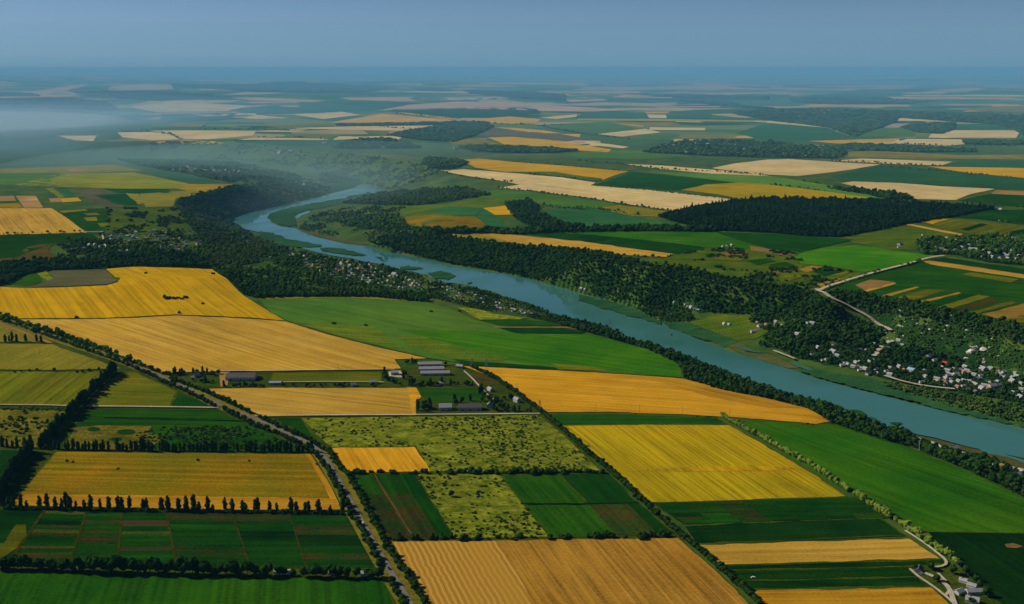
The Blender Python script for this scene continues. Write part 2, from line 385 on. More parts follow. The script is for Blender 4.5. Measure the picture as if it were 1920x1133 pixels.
def drape(name, poly, mat, layer=0, zfix=None, res=0.011, rough=0.0):
    """lay a sheet with this outline (world xy) on the terrain"""
    poly = np.asarray(poly, float)
    if rough:
        r = np.hypot(poly[:, 0], poly[:, 1])[:, None]
        poly = poly + RNG.normal(0, rough, poly.shape) * np.minimum(r / 1500, 5)
    th = np.arctan2(poly[:, 0], poly[:, 1]); lr = np.log(np.hypot(poly[:, 0], poly[:, 1]))
    gt = np.arange(th.min() + res / 2, th.max(), res); gl = np.arange(lr.min() + res / 2, lr.max(), res)
    pts = np.zeros((0, 2))
    if len(gt) and len(gl):
        A, B = np.meshgrid(gt, gl); A = A.ravel(); B = np.exp(B.ravel()); q = np.stack([B * np.sin(A), B * np.cos(A)], 1)
        pts = q[in_poly(q, poly)]
    allp = np.concatenate([poly, pts]); c = allp.mean(0)
    vs, es, fs, *_ = delaunay_2d_cdt([Vector(p) for p in (allp - c)], [], [list(range(len(poly)))], 1, 1e-3)
    xy = np.array([(v.x, v.y) for v in vs]) + c
    z = np.full(len(xy), zfix) if zfix is not None else ground_z(xy) + off(xy, layer)
    fs2 = []
    for f in fs:
        a, b, d = xy[f[0]], xy[f[1]], xy[f[2]]
        fs2.append(f if (b[0]-a[0])*(d[1]-a[1]) - (b[1]-a[1])*(d[0]-a[0]) > 0 else f[::-1])
    return mesh_obj(name, np.column_stack([xy, z]).tolist(), fs2, mat, smooth=True)
def row_dir(s):
    q = ground(P(s)); v = q[1] - q[0]; return tuple(v / np.hypot(*v))
def field(name, sty, pts, label, layer=0, rows=None, tint=1.0, group=None, rough=.7):
    mat = crop(name, sty, row_dir(rows) if rows else (1.0, random.uniform(-.15, .15)), tint) if isinstance(sty, str) else sty
    w = ground(densify(PE(pts))); o = drape(name, w, mat, layer, rough=rough)
    if layer == 1 and np.hypot(w[:, 0], w[:, 1]).max() < 2900 and label.find('corner') < 0: margin(o, ground(densify(PE(pts), 5)), layer)
    return tag(o, label, 'field', group, 'structure')
def margin(o, w, layer):
    """uneven strip of weeds round the edge of a field"""
    if len(w) < 8: return
    d = np.roll(w, -1, 0) - np.roll(w, 1, 0); n = np.stack([-d[:, 1], d[:, 0]], 1) / np.maximum(np.hypot(d[:, 0], d[:, 1]), 1e-6)[:, None]
    if not in_poly(w[:1] + n[:1] * .5, w)[0]: n = -n
    L = np.cumsum(np.hypot(*(w - np.roll(w, 1, 0)).T)); wd = np.clip(.9 + 3.2 * fbm(L / 22, L * 0 + len(w), 3, 2), .1, 3.2)[:, None]
    A = w - n * 1.2; B = w + n * wd; V = np.concatenate([A, B]); z = ground_z(V) + off(V, layer + .5); m = len(w)
    F = [(i, (i + 1) % m, m + (i + 1) % m, m + i) for i in range(m)]
    mesh_obj('field_margin', np.column_stack([V, z]).tolist(), F, M_['margin'], o)
ROAD_CLEAR = []
def ribbon(name, pts, width, mat, layer, label, cat='road'):
    c = ground(densify(P(pts), 8)[:-1] if False else open_dense(P(pts), 8))
    # smooth the centre line, then sweep it
    for k in range(3): c[1:-1] = (c[:-2] + 2 * c[1:-1] + c[2:]) / 4
    d = np.gradient(c, axis=0); d /= np.hypot(d[:, 0], d[:, 1])[:, None]; nrm = np.stack([-d[:, 1], d[:, 0]], 1)
    cols = 4; V = []; F = []
    for i in range(len(c)):
        for j in range(cols): V.append(c[i] + nrm[i] * width * (j / (cols - 1) - .5))
    V = np.array(V); z = ground_z(V) + off(V, layer)
    if layer == 7: z = np.repeat((z.reshape(-1, cols).max(1) + .6), cols)
    for i in range(len(c) - 1):
        for j in range(cols - 1): a = i * cols + j; F.append((a, a + 1, a + 1 + cols, a + cols)[::-1])
    if layer == 7: ROAD_CLEAR.extend([tuple(p) for p in c])
    o = mesh_obj(name, np.column_stack([V, z]).tolist(), F, mat)
    return tag(o, label, cat, None, 'structure')
def open_dense(px, step):
    out = []
    for k in range(len(px) - 1):
        a = np.array(px[k]); b = np.array(px[k + 1]); n = max(1, int(np.hypot(*(b - a)) / step))
        for i in range(n): out.append(tuple(a + (b - a) * i / n))
    out.append(px[-1]); return out

# ------------------------------------------------------------------ the ground itself, the river
def build_ground():
    V = np.column_stack([TX.ravel(), TY.ravel(), TZ.ravel()]).astype(np.float32)
    a = (np.arange(NL - 1)[:, None] * NT + np.arange(NT - 1)[None, :]).ravel()
    F = np.ascontiguousarray(np.stack([a, a + 1, a + NT + 1, a + NT], 1), dtype=np.int32)
    me = bpy.data.meshes.new('ground'); me.vertices.add(len(V)); me.vertices.foreach_set('co', V.ravel())
    me.loops.add(F.size); me.loops.foreach_set('vertex_index', F.ravel()); me.polygons.add(len(F))
    me.polygons.foreach_set('loop_start', np.arange(0, F.size, 4, dtype=np.int32)); me.polygons.foreach_set('use_smooth', np.ones(len(F), bool))
    me.update(calc_edges=True); me.materials.append(M_['ground'])
    o = bpy.data.objects.new('ground', me); COL.objects.link(o)
    tag(o, 'rolling green farmland on both sides of the river valley, out to the hazy horizon', 'ground', None, 'structure')
build_ground()
rv = drape('river', at_z(densify(RIVER_PX), ZW), M_['water'], zfix=ZW, res=.02)
tag(rv, 'wide blue green river bending through the valley', 'river', None, 'structure')

# ------------------------------------------------------------------ fields of the near plain
f = field
f('grass_field', 'pasture', "-60,560 35,598 300,700 420,697 745,690 880,682 960,690 1012,775 1060,800 1130,885 1272,1005 1450,1180 -60,1180", 'rough grass verges and yards between the near fields', 0, None, .5)
f('cereal_field', 'green', "0,1074 240,1077 480,1083 712,1086 722,1096 742,1140 756,1180 -60,1180 -60,1073", 'deep green cereal field below the belt of dark bushy trees', 1, "300,1080 285,1133", 1.1)
f('allotment_field', 'deep', "-40,955 0,955 160,958 480,962 646,965 680,1015 706,1068 480,1064 240,1058 0,1053 -40,1053", 'dark green allotment land below the row of poplars', 1, "100,1000 400,1008", 1.5)
f('stubble_field', 'ochre', "105,848 300,849 580,852 612,900 638,957 400,957 200,952 25,949 40,925 70,888", 'dark ochre field behind the row of poplars', 1, "100,900 600,910", 1.0)
f('stubble_strip', 'orange', "38,928 300,931 628,936 639,957 400,957 200,952 22,949", 'orange stubble strip at the foot of the ochre field', 2, "100,940 600,948", .75)
f('stubble_strip', 'orange', "572,853 581,852 613,902 636,948 622,940 600,900", 'orange headland along the right edge of the ochre field', 2, "580,860 630,940", .8)
f('orchard_field', 'deep', "-40,843 72,847 52,868 20,905 -40,935", 'very dark green orchard at the left edge', 1, "0,900 60,860", 1.6)
f('rough_field', 'green', "162,767 412,770 445,788 500,808 560,838 575,848 320,846 110,843 130,815 150,785", 'green and brown rough field below the white cross track', 1, "200,780 400,783", .9)
f('rough_patch', 'dryscrub', "140,802 200,799 285,801 275,812 310,820 285,838 240,845 118,842", 'yellow brown rough patch in the field above the poplar hedge', 2, None, .75)
for s in ("163,807 168,804 176,803 184,804 188,807 183,810 175,811 167,810", "219,812 226,808 237,807 248,808 256,812 248,816 236,817 225,816", "205,826 211,823 218,822 226,823 230,826 224,829 216,829 209,828"):
    f('nettle_patch', 'dark', s, 'dark green oval clump growing in the yellow brown patch', 3, None, 1.0, 'dark oval clumps in the rough patch')
f('furrow', 'deep', "195,783 300,785 455,790 456,792 300,788 195,786", 'thin dark boundary line across the green rough field', 2)
f('scrub_field', 'dryscrub', "-40,768 138,770 126,785 98,815 70,840 -40,838", 'mottled ochre scrubland at the left edge', 1, None, .8)
f('hay_field', 'olive', "-40,697 120,698 208,697 185,725 160,747 145,761 0,760 -40,760", 'olive green hay field dotted with small bushes', 1, "20,750 90,700", .95)
f('hay_field', 'olive', "225,699 253,698 332,735 320,763 165,761 188,732", 'bright olive triangle of hay beside the road', 1, "200,730 300,735", .85)
f('clover_field', 'green', "333,736 402,763 322,764", 'small dark green triangle beside the road junction', 1, None, .8)
f('hay_field', 'dry', "-40,645 100,646 112,652 228,692 120,695 -40,694", 'tan green mown field left of the road', 1, "30,690 110,655", 1.0)
f('hay_field', 'dry', "-40,598 0,607 90,642 -40,642", 'olive tan field at the far left end of the road', 1, "0,640 40,615", .9)
f('stubble_strip', 'tilled', "-40,594 0,605 60,628 100,644 90,645 0,609 -40,598", 'orange earth margin along the road', 2)
f('wheat_field', 'stubble', "733,1016 960,1013 1150,1011 1271,1010 1340,1070 1407,1133 1450,1180 825,1180 798,1133 765,1070", 'large tan wheat field at the bottom of the view', 1, "1000,1020 1080,1133", .9)
f('windrow_field', windrow_mat('windrows', row_dir("925,1020 1000,1133")), "736,1018 928,1016 962,1062 1000,1133 1027,1180 825,1180 800,1133 766,1070", 'orange stubble with wavy pale windrows beside the road', 2)
f('vegetable_field', 'green', "655,891 770,889 848,1009 730,1013 690,950", 'green field with a brown path beside the road', 1, "710,900 770,1000", .8)
f('vegetable_field', 'umber', "683,930 770,928 830,1010 732,1012 700,960", 'brownish lower half of the green field beside the road', 2, "710,900 770,1000", 1.0)
f('vegetable_field', 'dark', "752,890 775,889 850,1010 822,1011", 'narrow dark green strip beside the scrubby field', 3, "760,890 840,1010", 1.0)
f('dirt_path', 'tilled', "700,891 703,891 772,1002 768,1003", 'thin brown path through the green field', 3, None, .35)
f('scrub_field', 'scrub', "777,889 935,890 1032,1008 852,1010", 'pale green scrub field with one big dark bush', 1, "800,890 890,1008", .85)
f('beet_field', 'green', "937,891 1047,890 1157,1003 1033,1010", 'bright green beet field right of the scrub', 1, "960,890 1060,1005", 1.0)
f('beet_field', 'dark', "1048,890 1140,888 1195,942 1268,1002 1158,1005", 'dark green beet field beside the dark hedge', 1, "1060,890 1170,1000", 1.0)
f('bare_patch', 'umber', "1108,947 1176,946 1232,1002 1158,1004 1128,975", 'reddish brown bare patch in the dark green beet field', 2, "1060,890 1170,1000", 1.3)
f('furrow', 'deep', "975,945 1090,946 1196,943 1198,945 1090,948 977,947", 'thin dark furrow across the two beet fields', 3)
f('stubble_field', 'orange', "622,841 777,840 808,885 655,888", 'small bright orange stubble field beside the road', 2, "700,842 730,886", 1.1)
f('scrub_field', 'scrub', "565,785 700,783 1010,779 1060,820 1128,884 960,886 808,885 778,839 622,840 590,815", 'wide pale green scrub field below the farm track', 1, "600,800 680,850", .85)
f('clover_field', 'green', "510,785 563,784 588,818 577,822", 'small green triangle between road and scrub field', 1, None, .8)
f('wheat_field', 'wheat', "385,730 480,728 780,728 791,746 780,752 779,780 487,780 440,757", 'tan wheat field between the road and the farm', 1, "420,735 760,775", .82)
f('wheat_field', 'orange', "765,728 781,728 791,746 782,752 780,780 772,780", 'lighter headland at the right end of the tan wheat field', 2)
f('paddock', 'olive', "512,700 600,699 715,699 716,717 600,718 505,717", 'olive paddock between the two farm hedges', 1, None, .7)
f('clover_field', 'green', "783,729 900,729 915,752 795,755", 'bright green field behind the farm buildings', 1, "790,735 900,737", .95)
f('bare_patch', 'brown', "880,702 900,697 942,722 895,723", 'reddish bare ground beside the farm lane', 1, None, 1.1)
f('bare_patch', 'tilled', "412,698 430,698 428,726 413,726", 'pale yard beside the dark roofed barn', 2)
f('bare_patch', 'gravel', "729,698 755,696 756,709 730,710", 'pale concrete yard of the middle farm', 2)
f('wheat_field', 'wheat', "35,600 175,599 250,597 330,592 480,599 537,604 630,632 720,655 805,673 740,675 752,692 700,694 480,697 302,698 217,664 130,632", 'huge golden wheat field above the road', 1, "350,605 640,688", .9)
f('sunflower_field', 'sunflower', "-60,536 50,541 120,540 200,536 221,530 213,518 198,505 250,501 340,503 397,506 425,524 458,556 500,582 535,602 480,597 330,590 250,595 175,597 35,598 -60,588", 'deep yellow sunflower field on the rise', 1, "120,545 160,595", .92)
f('ploughed_field', 'grey', "55,540 120,538 200,534 219,529 210,516 196,506 90,509 100,520 85,530", 'grey brown ploughed patch notched into the yellow field', 2, None, .85)
f('scrub_field', 'scrub', "70,514 85,510 100,524 88,527 78,522", 'small pale scrub patch beside the grey ploughed land', 2)
f('clover_field', 'bright', "22,533 45,519 72,512 80,521 76,530 50,536", 'small bright green field at the edge of the side valley wood', 1, None, .75)
f('meadow', 'meadow', "480,558 560,556 640,557 800,567 850,580 890,600 940,612 1090,626 1150,634 1210,652 1272,682 1282,709 1100,697 960,688 880,684 807,673 720,652 630,630 537,602 505,585", 'broad soft green meadow between wheat and river village', 1, "600,580 900,640", 1.0)
f('meadow', 'bright', "745,618 870,622 960,625 1010,631 1090,627 1150,635 1210,652 1272,682 1281,708 1180,701 1000,682 930,672 870,652 800,635", 'vivid green meadow sloping to the wooded river bank', 2, "800,630 1200,690", 1.2)
f('meadow', 'pasture', "545,606 620,608 705,614 722,628 738,645 800,669 720,650 630,628", 'dry brownish grass along the top of the golden wheat field', 2, None, 1.25)
f('meadow', 'pasture', "737,632 792,632 850,650 955,672 940,678 842,674 775,652", 'dry brownish grass tongue in the green meadow', 3, None, 1.25)
f('meadow', 'dry', "480,556 560,553 700,556 812,562 800,567 640,559 500,562", 'yellowish grass edge below the river village', 2, None, 1.0)
f('scrub_field', 'scrub', "860,578 900,582 930,590 985,597 975,600 900,601 885,594", 'pale yellow weedy plot below the river gardens', 3, None, 1.1)
f('clover_field', 'green', "900,603 985,600 1030,606 1060,613 940,613", 'green plot at the edge of the river gardens', 3, None, 1.1)
f('clover_field', 'dark', "935,616 1040,616 1100,624 1090,628 965,626", 'dark green plot along the river gardens', 3, None, 1.1)
f('dirt_path', 'tilled', "925,614 1060,614 1100,620 1100,622 1060,616 925,616", 'pale path between two green plots', 3)
f('scrub_field', 'olive', "1035,684 1110,689 1145,698 1060,694", 'pale olive weedy strip above the orange wheat', 3, None, 1.1)
f('clover_field', 'dark', "850,676 960,684 1040,690 1050,695 960,690 870,685", 'dark green strip above the orange wheat', 3, None, 1.2)
f('wheat_field', 'orange', "870,688 960,692 1100,699 1282,711 1360,731 1440,747 1515,767 1558,791 1530,796 1440,788 1335,781 1160,774 1022,774 1000,757 960,730 930,711", 'big orange wheat field beside the wooded river bank', 2, "1000,740 1400,770", 1.0)
f('wheat_field', 'orange', "1200,707 1282,712 1360,732 1440,748 1500,765 1440,766 1330,745", 'darker wedge of orange wheat next to the river trees', 3, "1250,715 1450,760", .8)
f('clover_field', 'green', "1028,779 1160,778 1345,785 1362,796 1200,796 1050,798", 'thin green strip between orange wheat and mustard field', 1, None, 1.0)
f('mustard_field', 'mustard', "1052,799 1200,797 1368,798 1450,845 1530,893 1588,932 1440,937 1220,944 1140,875", 'bright mustard yellow field', 1, "1120,800 1300,940", 1.0)
f('weed_patch', 'mustard_red', "1170,883 1300,877 1400,874 1500,880 1440,884 1300,886", 'reddish streak across the mustard field', 2, "1120,800 1300,940", 1.0)
f('allotment_field', 'green', "1225,946 1440,939 1590,934 1652,970 1440,978 1282,986", 'patchwork of dark green plots below the mustard field', 1, "1300,950 1500,944", .6)
f('beet_field', 'deep', "1282,987 1440,980 1652,973 1696,1005 1500,1013 1308,1021", 'very dark green strip below the patchwork plots', 1, "1300,1000 1600,990", 1.3)
f('wheat_field', 'wheat', "1309,1023 1500,1016 1703,1010 1763,1049 1560,1055 1348,1060", 'tan wheat strip between two dark green strips', 1, "1350,1040 1700,1030", .85)
f('beet_field', 'deep', "1350,1062 1560,1057 1766,1051 1778,1062 1560,1066 1362,1070", 'thin very dark strip above the farmyard', 1, None, 1.2)
f('clover_field', 'green', "1363,1071 1560,1067 1706,1063 1708,1070 1722,1083 1560,1086 1385,1090", 'dull green strip left of the farmyard', 1, "1400,1080 1650,1074", .6)
f('beet_field', 'deep', "1386,1091 1560,1087 1722,1083 1742,1101 1560,1103 1402,1106", 'dark brownish strip above the bottom stubble', 1, None, 1.4)
f('stubble_field', 'orange', "1404,1108 1560,1105 1745,1102 1790,1140 1835,1185 1465,1185", 'orange stubble field left of the farm lane', 1, "1430,1120 1700,1115", .85)
f('farmyard', 'pasture', "1765,1055 1800,1065 1850,1115 1900,1150 1930,1180 1835,1185 1790,1135 1745,1102 1712,1075 1730,1062", 'grass yard round the farmhouses in the bottom corner', 1, None, .6)
f('cereal_field', 'bright', "1378,791 1440,791 1530,798 1562,794 1602,808 1660,825 1727,848 1815,884 1920,937 1970,962 1970,1002 1740,998 1700,985 1600,930 1500,870", 'large smooth green field under the river trees', 1, "1500,820 1900,960", .95)
f('beet_field', 'deep', "1740,999 1970,1003 1970,1220 1900,1150 1850,1112 1800,1062", 'nearly black green field in the bottom right corner', 1, "1760,1010 1900,1100", 1.0)
f('bare_patch', 'tilled', "1885,1022 1900,1020 1918,1026 1905,1030 1890,1028", 'small bare patch in the nearly black green field', 2, None, .6)

# allotments: one sheet of many narrow plots per block
PLOT = [crop('plot_soil', s, (1, 0), t) for s, t in (('deep', 1.8), ('dark', 1.1), ('umber', 1.0), ('green', .7), ('umber', 1.7), ('dark', 1.4), ('deep', 1.1), ('green', 1.2), ('olive', .4), ('tilled', .22))]
def plots(name, quad, n, label, layer, mats, across=False, jit=.35):
    """quad: four pixel corners (a b c d); strips run a-b, stacked from a-b to d-c"""
    q = ground(quad); a, b, c, d = q; cuts = [0.0]
    while cuts[-1] < 1: cuts.append(cuts[-1] + (1 / n) * random.uniform(1 - jit * 1.6, 1 + jit * 1.6))
    cuts[-1] = 1.0; V = []; F = []; mi = []; last = -1
    for k in range(len(cuts) - 1):
        t0, t1 = cuts[k], cuts[k + 1]; pick = random.randrange(len(mats))
        if pick == last: pick = (pick + 1) % len(mats)
        last = pick; m = 8; base = len(V)
        for t in (t0, t1):
            for i in range(m + 1): u = i / m; V.append((a + (b - a) * u) * (1 - t) + (d + (c - d) * u) * t)
        for i in range(m): F.append((base + i, base + i + 1, base + m + 2 + i, base + m + 1 + i)); mi.append(pick)
    V = np.array(V); z = ground_z(V) + off(V, layer)
    o = mesh_obj(name, np.column_stack([V, z]).tolist(), F, mats)
    o.data.polygons.foreach_set('material_index', mi); return tag(o, label, 'plots', None, 'structure')
M_['path_grass'] = crop('path_grass', 'olive', None, .28)
p1, p2, p3, p4, p5, p6 = ((85, 957), (20, 1052)), ((162, 961), (132, 1051)), ((229, 960), (220, 1060)), ((312, 961), (330, 1057)), ((435, 964), (470, 1066)), ((542, 965), (574, 1066))
blocks = [(p1, p2, 11, 'first block of plots from the left edge', [0, 1, 2, 3, 4, 6]), (p2, p3, 10, 'block of plots with one vivid green strip', [7, 1, 2, 5, 3, 0]), (p3, p4, 12, 'block of plots with pale brown strips', [2, 4, 1, 9, 3, 5, 0]),
          (p4, p5, 9, 'block of mostly dark plots in the middle', [0, 1, 5, 2, 0, 1]), (p5, p6, 8, 'block of dark green plots beside the thin light path', [0, 1, 6, 2]), (p6, ((646, 966), (704, 1067)), 8, 'last block of plots before the road', [0, 1, 2, 6])]
for L, R, n, lab, mm in blocks:
    plots('vegetable_plots', [L[0], R[0], R[1], L[1]], n, lab + ' below the poplars', 2, [PLOT[i] for i in mm])
for p, w in ((p1, 5), (p2, 2), (p3, 2), (p4, 2), (p5, 1.6), (p6, 1.6)):
    pass
for (p, w), lab in zip(((p1, 3.2), (p2, 2.2), (p3, 2.2), (p4, 2.0), (p5, 1.6), (p6, 1.6)), ('leftmost', 'second from left', 'third from left', 'fourth from left', 'fifth from left', 'last before the road')):
    ribbon('field_path', '%f,%f %f,%f' % (*p[0], *p[1]), w, M_['path_grass'], 3, 'thin light grass path between allotment blocks, ' + lab, 'path')
f('grass_strip', 'olive', "30,985 50,985 48,1005 30,1030 0,1050 -20,1048 8,1020", 'light green grass strip beside the first allotment path', 2, None, .6)
for k in range(7):
    x = 1228 + k * 54; dx = 54
    plots('vegetable_plots', [(x, 946 - k * 1.8), (x + dx - 1, 944.5 - k * 1.8), (x + dx + 28, 962.5 - k * 1.4), (x + 28, 964 - k * 1.4)], 4, ['leftmost', 'second', 'third', 'middle', 'fifth', 'sixth', 'rightmost'][k] + ' upper plot block below the mustard field', 2, [PLOT[i] for i in random.sample([0, 1, 3, 2, 5, 3, 1], 4)])
    plots('vegetable_plots', [(x + 29, 965 - k * 1.4), (x + dx + 28, 964 - k * 1.4), (x + dx + 58, 984 - k * 1.9), (x + 59, 985 - k * 1.9)], 4, ['leftmost', 'second', 'third', 'middle', 'fifth', 'sixth', 'rightmost'][k] + ' lower plot block below the mustard field', 2, [PLOT[i] for i in random.sample([0, 1, 3, 2, 5, 1, 6], 4)])

# ------------------------------------------------------------------ fields of the far bank and the left plateau
f('wheat_field', 'dry', "822,441 870,435 960,441 960,460 900,453", 'pale green end of the wheat strip on the plateau rim', 1, None, 1.2)
f('wheat_field', 'wheat', "890,440 960,441 1100,455 1190,468 1262,477 1250,483 1200,481 1100,474 1000,463", 'tan wheat strip along the plateau rim', 2, "950,445 1200,475", .74)
f('vineyard', 'deep', "960,436 1040,437 1100,440 1200,450 1310,462 1322,466 1270,477 1190,467 1100,454 1000,441", 'dark vineyard strip above the rim wheat', 1, "1000,440 1250,468", 1.8)
f('cereal_field', 'bright', "1060,436 1200,434 1340,435 1440,438 1600,450 1560,460 1500,474 1440,469 1330,465 1200,450", 'vivid green field below the black pine wood', 1, "1100,440 1500,465", 1.0)
f('cereal_field', 'dark', "1340,436 1440,439 1600,450 1560,460 1500,473 1440,468 1400,456", 'darker green end of the field below the pine wood', 2, "1400,445 1550,460", 1.4)
f('allotment_field', 'pasture', "1262,480 1330,466 1440,469 1500,475 1500,495 1560,503 1620,512 1560,538 1540,546 1480,537 1435,533 1360,520 1285,500 1210,496", 'olive patchwork grassland on top of the wooded slope', 0, None, .9)
for s, st, t in (("1352,476 1375,468 1405,472 1400,483 1365,482", 'tilled', .7), ("1335,487 1368,480 1405,483 1385,491", 'olive', .9), ("1405,462 1490,473 1475,481 1410,471", 'tilled', .75), ("1447,511 1467,505 1484,506 1450,517", 'tilled', .7), ("1497,506 1522,499 1550,503 1512,512", 'wheat', .5), ("1525,511 1547,505 1580,509 1547,519", 'dark', 1.2), ("1560,517 1590,508 1600,509 1572,521", 'olive', .8), ("1530,535 1566,522 1577,524 1545,540", 'wheat', .55), ("1440,498 1470,492 1490,498 1455,506", 'green', .8), ("1465,520 1510,511 1520,516 1480,527", 'olive', .9), ("1480,528 1520,518 1530,522 1495,533", 'pasture', .8), ("1400,490 1440,485 1455,491 1420,498", 'green', .8)):
    f('field_patch', st, s, 'small patch of crop in the olive patchwork above the wooded slope', 2, None, t, 'small crop patches above the wooded slope')
f('cereal_field', 'bright', "1490,482 1500,475 1545,465 1602,460 1640,464 1675,471 1757,480 1727,489 1665,504 1620,511 1565,502 1500,495", 'bright green dome shaped field on the far bank', 1, "1520,480 1700,490", 1.5)
f('cereal_field', 'green', "1720,492 1800,502 1945,527 1945,612 1830,592 1760,578 1690,565 1600,551 1560,544 1590,531 1640,513", 'long dark green field beside the far bank road', 1, "1650,530 1900,540", 1.0)
f('ploughed_field', 'tilled', "1602,536 1635,525 1677,530 1622,546", 'reddish brown plot beside the far bank road', 2, None, .75)
for k, (s, st, t) in enumerate((("1607,549 1678,531 1682,533 1616,551", 'wheat', .7), ("1655,555 1717,539 1726,540 1666,557", 'wheat', .6), ("1680,560 1735,544 1772,546 1712,564", 'olive', .8), ("1719,567 1796,549 1803,551 1732,569", 'wheat', .55), ("1760,577 1833,554 1857,557 1785,579", 'olive', .9), ("1790,581 1860,560 1880,563 1805,585", 'brown', .8), ("1817,587 1895,566 1907,569 1832,590", 'olive', .7), ("1840,592 1917,571 1935,574 1872,600", 'wheat', .45), ("1880,602 1940,585 1942,600 1910,610", 'olive', .8), ("1740,572 1810,553 1826,555 1757,575", 'dark', 1.3), ("1690,562 1700,560 1712,563 1704,565", 'brown', .9))):
    f('crop_strip', st, s, 'slanting crop strip along the top of the far slope', 2, None, t, 'slanting crop strips along the far slope')
f('stubble_strip', 'wheat', "1727,491 1742,490 1815,500 1940,519 1940,526 1815,508 1745,497", 'straight tan strip across the long green field', 2, None, .75)
f('hay_field', 'olive', "1802,516 1820,512 1912,525 1895,531", 'pale olive patch in the long green field', 2, None, .8)
f('allotment_field', 'dark', "1742,489 1772,484 1940,508 1940,517 1815,499", 'dark plots between village and tan strip', 1, None, 1.2)
f('beet_field', 'teal', "1010,397 1047,391 1110,391 1185,406 1260,420 1200,424 1067,425 1017,410", 'muted green field above the dark tree belt', 1, "1020,400 1180,420", .9)
f('hay_field', 'meadow', "860,367 930,357 960,359 1040,366 1160,384 1108,391 1040,389 990,378 940,373", 'pale green field below the long pale wheat', 1, None, .9)
f('fallow_field', 'dry', "1115,390 1160,385 1272,399 1235,407 1185,406", 'brownish fallow field below the hedge', 1, None, 1.0)
f('wheat_field', 'pale', "820,321 870,318 960,325 1050,333 1116,343 1108,349 1210,356 1310,367 1395,376 1340,388 1277,398 1200,387 1100,371 1000,359 935,353 975,347 940,340 880,331", 'long pale wheat field pointing to the river bend', 1, "1000,352 1300,385", 1.0)
f('sunflower_field', 'sunflower', "866,300 900,298 960,304 1040,310 1120,317 1182,322 1150,330 1130,338 1070,333 1000,327 940,322 890,315", 'yellow sunflower strip above the long pale wheat', 1, None, .9)
f('fallow_field', 'pasture', "940,323 1040,323 1070,328 1130,336 1118,341 1040,332", 'green edge between sunflower strip and pale wheat', 2, None, 1.0)
f('beet_field', 'dark', "1185,323 1260,331 1335,338 1380,344 1272,358 1115,347 1135,341", 'dark green diamond field among pale wheat', 1, "1150,345 1300,352", 1.5)
f('wheat_field', 'pale', "1168,308 1240,311 1360,321 1440,327 1440,331 1330,326 1240,318", 'very thin pale wheat wedge', 1)
f('cereal_field', 'meadow', "1195,321 1340,327 1440,330 1490,338 1570,350 1640,362 1710,374 1640,372 1560,362 1440,348 1380,343 1330,337 1260,329", 'yellow green strip running down to the pine wood', 1, None, 1.3)
f('sunflower_field', 'mustard', "1278,357 1325,347 1390,343 1440,347 1540,359 1640,373 1540,375 1440,373 1395,375 1350,366", 'yellow green sunflower field above the black pine wood', 2, "1300,355 1600,370", .85)
f('wheat_field', 'pale', "1335,316 1380,307 1440,300 1480,299 1560,304 1650,309 1600,318 1550,325 1495,331 1440,328 1380,322", 'pale wheat field with a rounded top', 1, None, .95)
f('wheat_field', 'pale', "1577,344 1600,341 1690,344 1765,350 1865,355 1815,366 1790,376 1715,374 1702,368 1640,359", 'pale wheat field right of the yellow green strip', 1, "1650,355 1800,370", .9)
f('beet_field', 'teal', "1560,331 1602,321 1647,312 1690,311 1765,321 1940,338 1940,358 1790,350 1690,344 1577,340", 'wide blue green field between pale wheat fields', 1, None, .75)
f('sunflower_field', 'sunflower', "1740,313 1940,316 1940,336 1815,325", 'yellow sunflower wedge at the right edge', 1, None, .95)
f('wheat_field', 'pale', "1560,302 1615,298 1700,301 1785,304 1765,311 1690,309", 'thin pale wheat strip behind a dark tree line', 1)
f('beet_field', 'teal', "1762,311 1810,301 1940,303 1940,315 1790,313", 'small blue green field above the yellow wedge', 1, None, .9)
f('beet_field', 'green', "1797,377 1857,364 1940,369 1940,391 1860,384", 'green field right of the pine wood', 1, None, .8)
f('fallow_field', 'tilled', "1865,357 1940,360 1940,368 1858,364", 'brown tan strip at the right edge', 1)
f('beet_field', 'dark', "1782,407 1865,394 1940,394 1940,424 1840,412", 'dark green field beside the tip of the pine wood', 1, None, 1.2)
f('allotment_field', 'olive', "1725,417 1770,409 1940,428 1940,446 1835,444", 'striped olive plots above the plateau village', 1, "1780,420 1740,430", .7)
for s, st in (("1735,418 1765,410 1778,412 1748,421", 'sunflower'), ("1770,425 1805,417 1815,419 1785,428", 'olive'), ("1800,431 1840,420 1852,422 1815,434", 'dark'), ("1835,437 1880,425 1890,427 1848,440", 'olive'), ("1880,438 1920,430 1935,433 1900,442", 'dark')):
    f('crop_strip', st, s, 'slanting crop strip above the plateau village', 2, None, .8, 'slanting crop strips above the plateau village')
f('pasture', 'pasture', "1580,446 1640,434 1695,423 1805,441 1760,447 1715,469 1665,469 1602,456", 'olive pasture right of the pine wood', 1, None, .9)
f('stubble_strip', 'wheat', "1695,422 1705,421 1806,440 1800,443", 'thin tan strip beside the olive pasture', 2, None, .8)
f('pasture', 'pasture', "745,388 830,384 920,367 985,377 960,386 890,393 850,404 790,404 750,408 700,412 660,410 690,396", 'light green grass on the river bend plateau', 0, None, 1.1)
f('sunflower_field', 'ochre', "751,409 795,404 892,406 916,427 772,430", 'ochre field on the river bend plateau', 1, "780,415 900,418", 1.0)
f('beet_field', 'teal', "893,406 905,392 930,402 952,427 917,427", 'curved green field beside the ochre field', 1, None, 1.0)
f('sunflower_field', 'sunflower', "905,391 950,386 962,403 930,404", 'small yellow field beside the dark copse', 1)
f('cereal_field', 'teal', "800,396 840,388 905,391 893,405 850,404", 'green field above the ochre field', 1, None, 1.1)
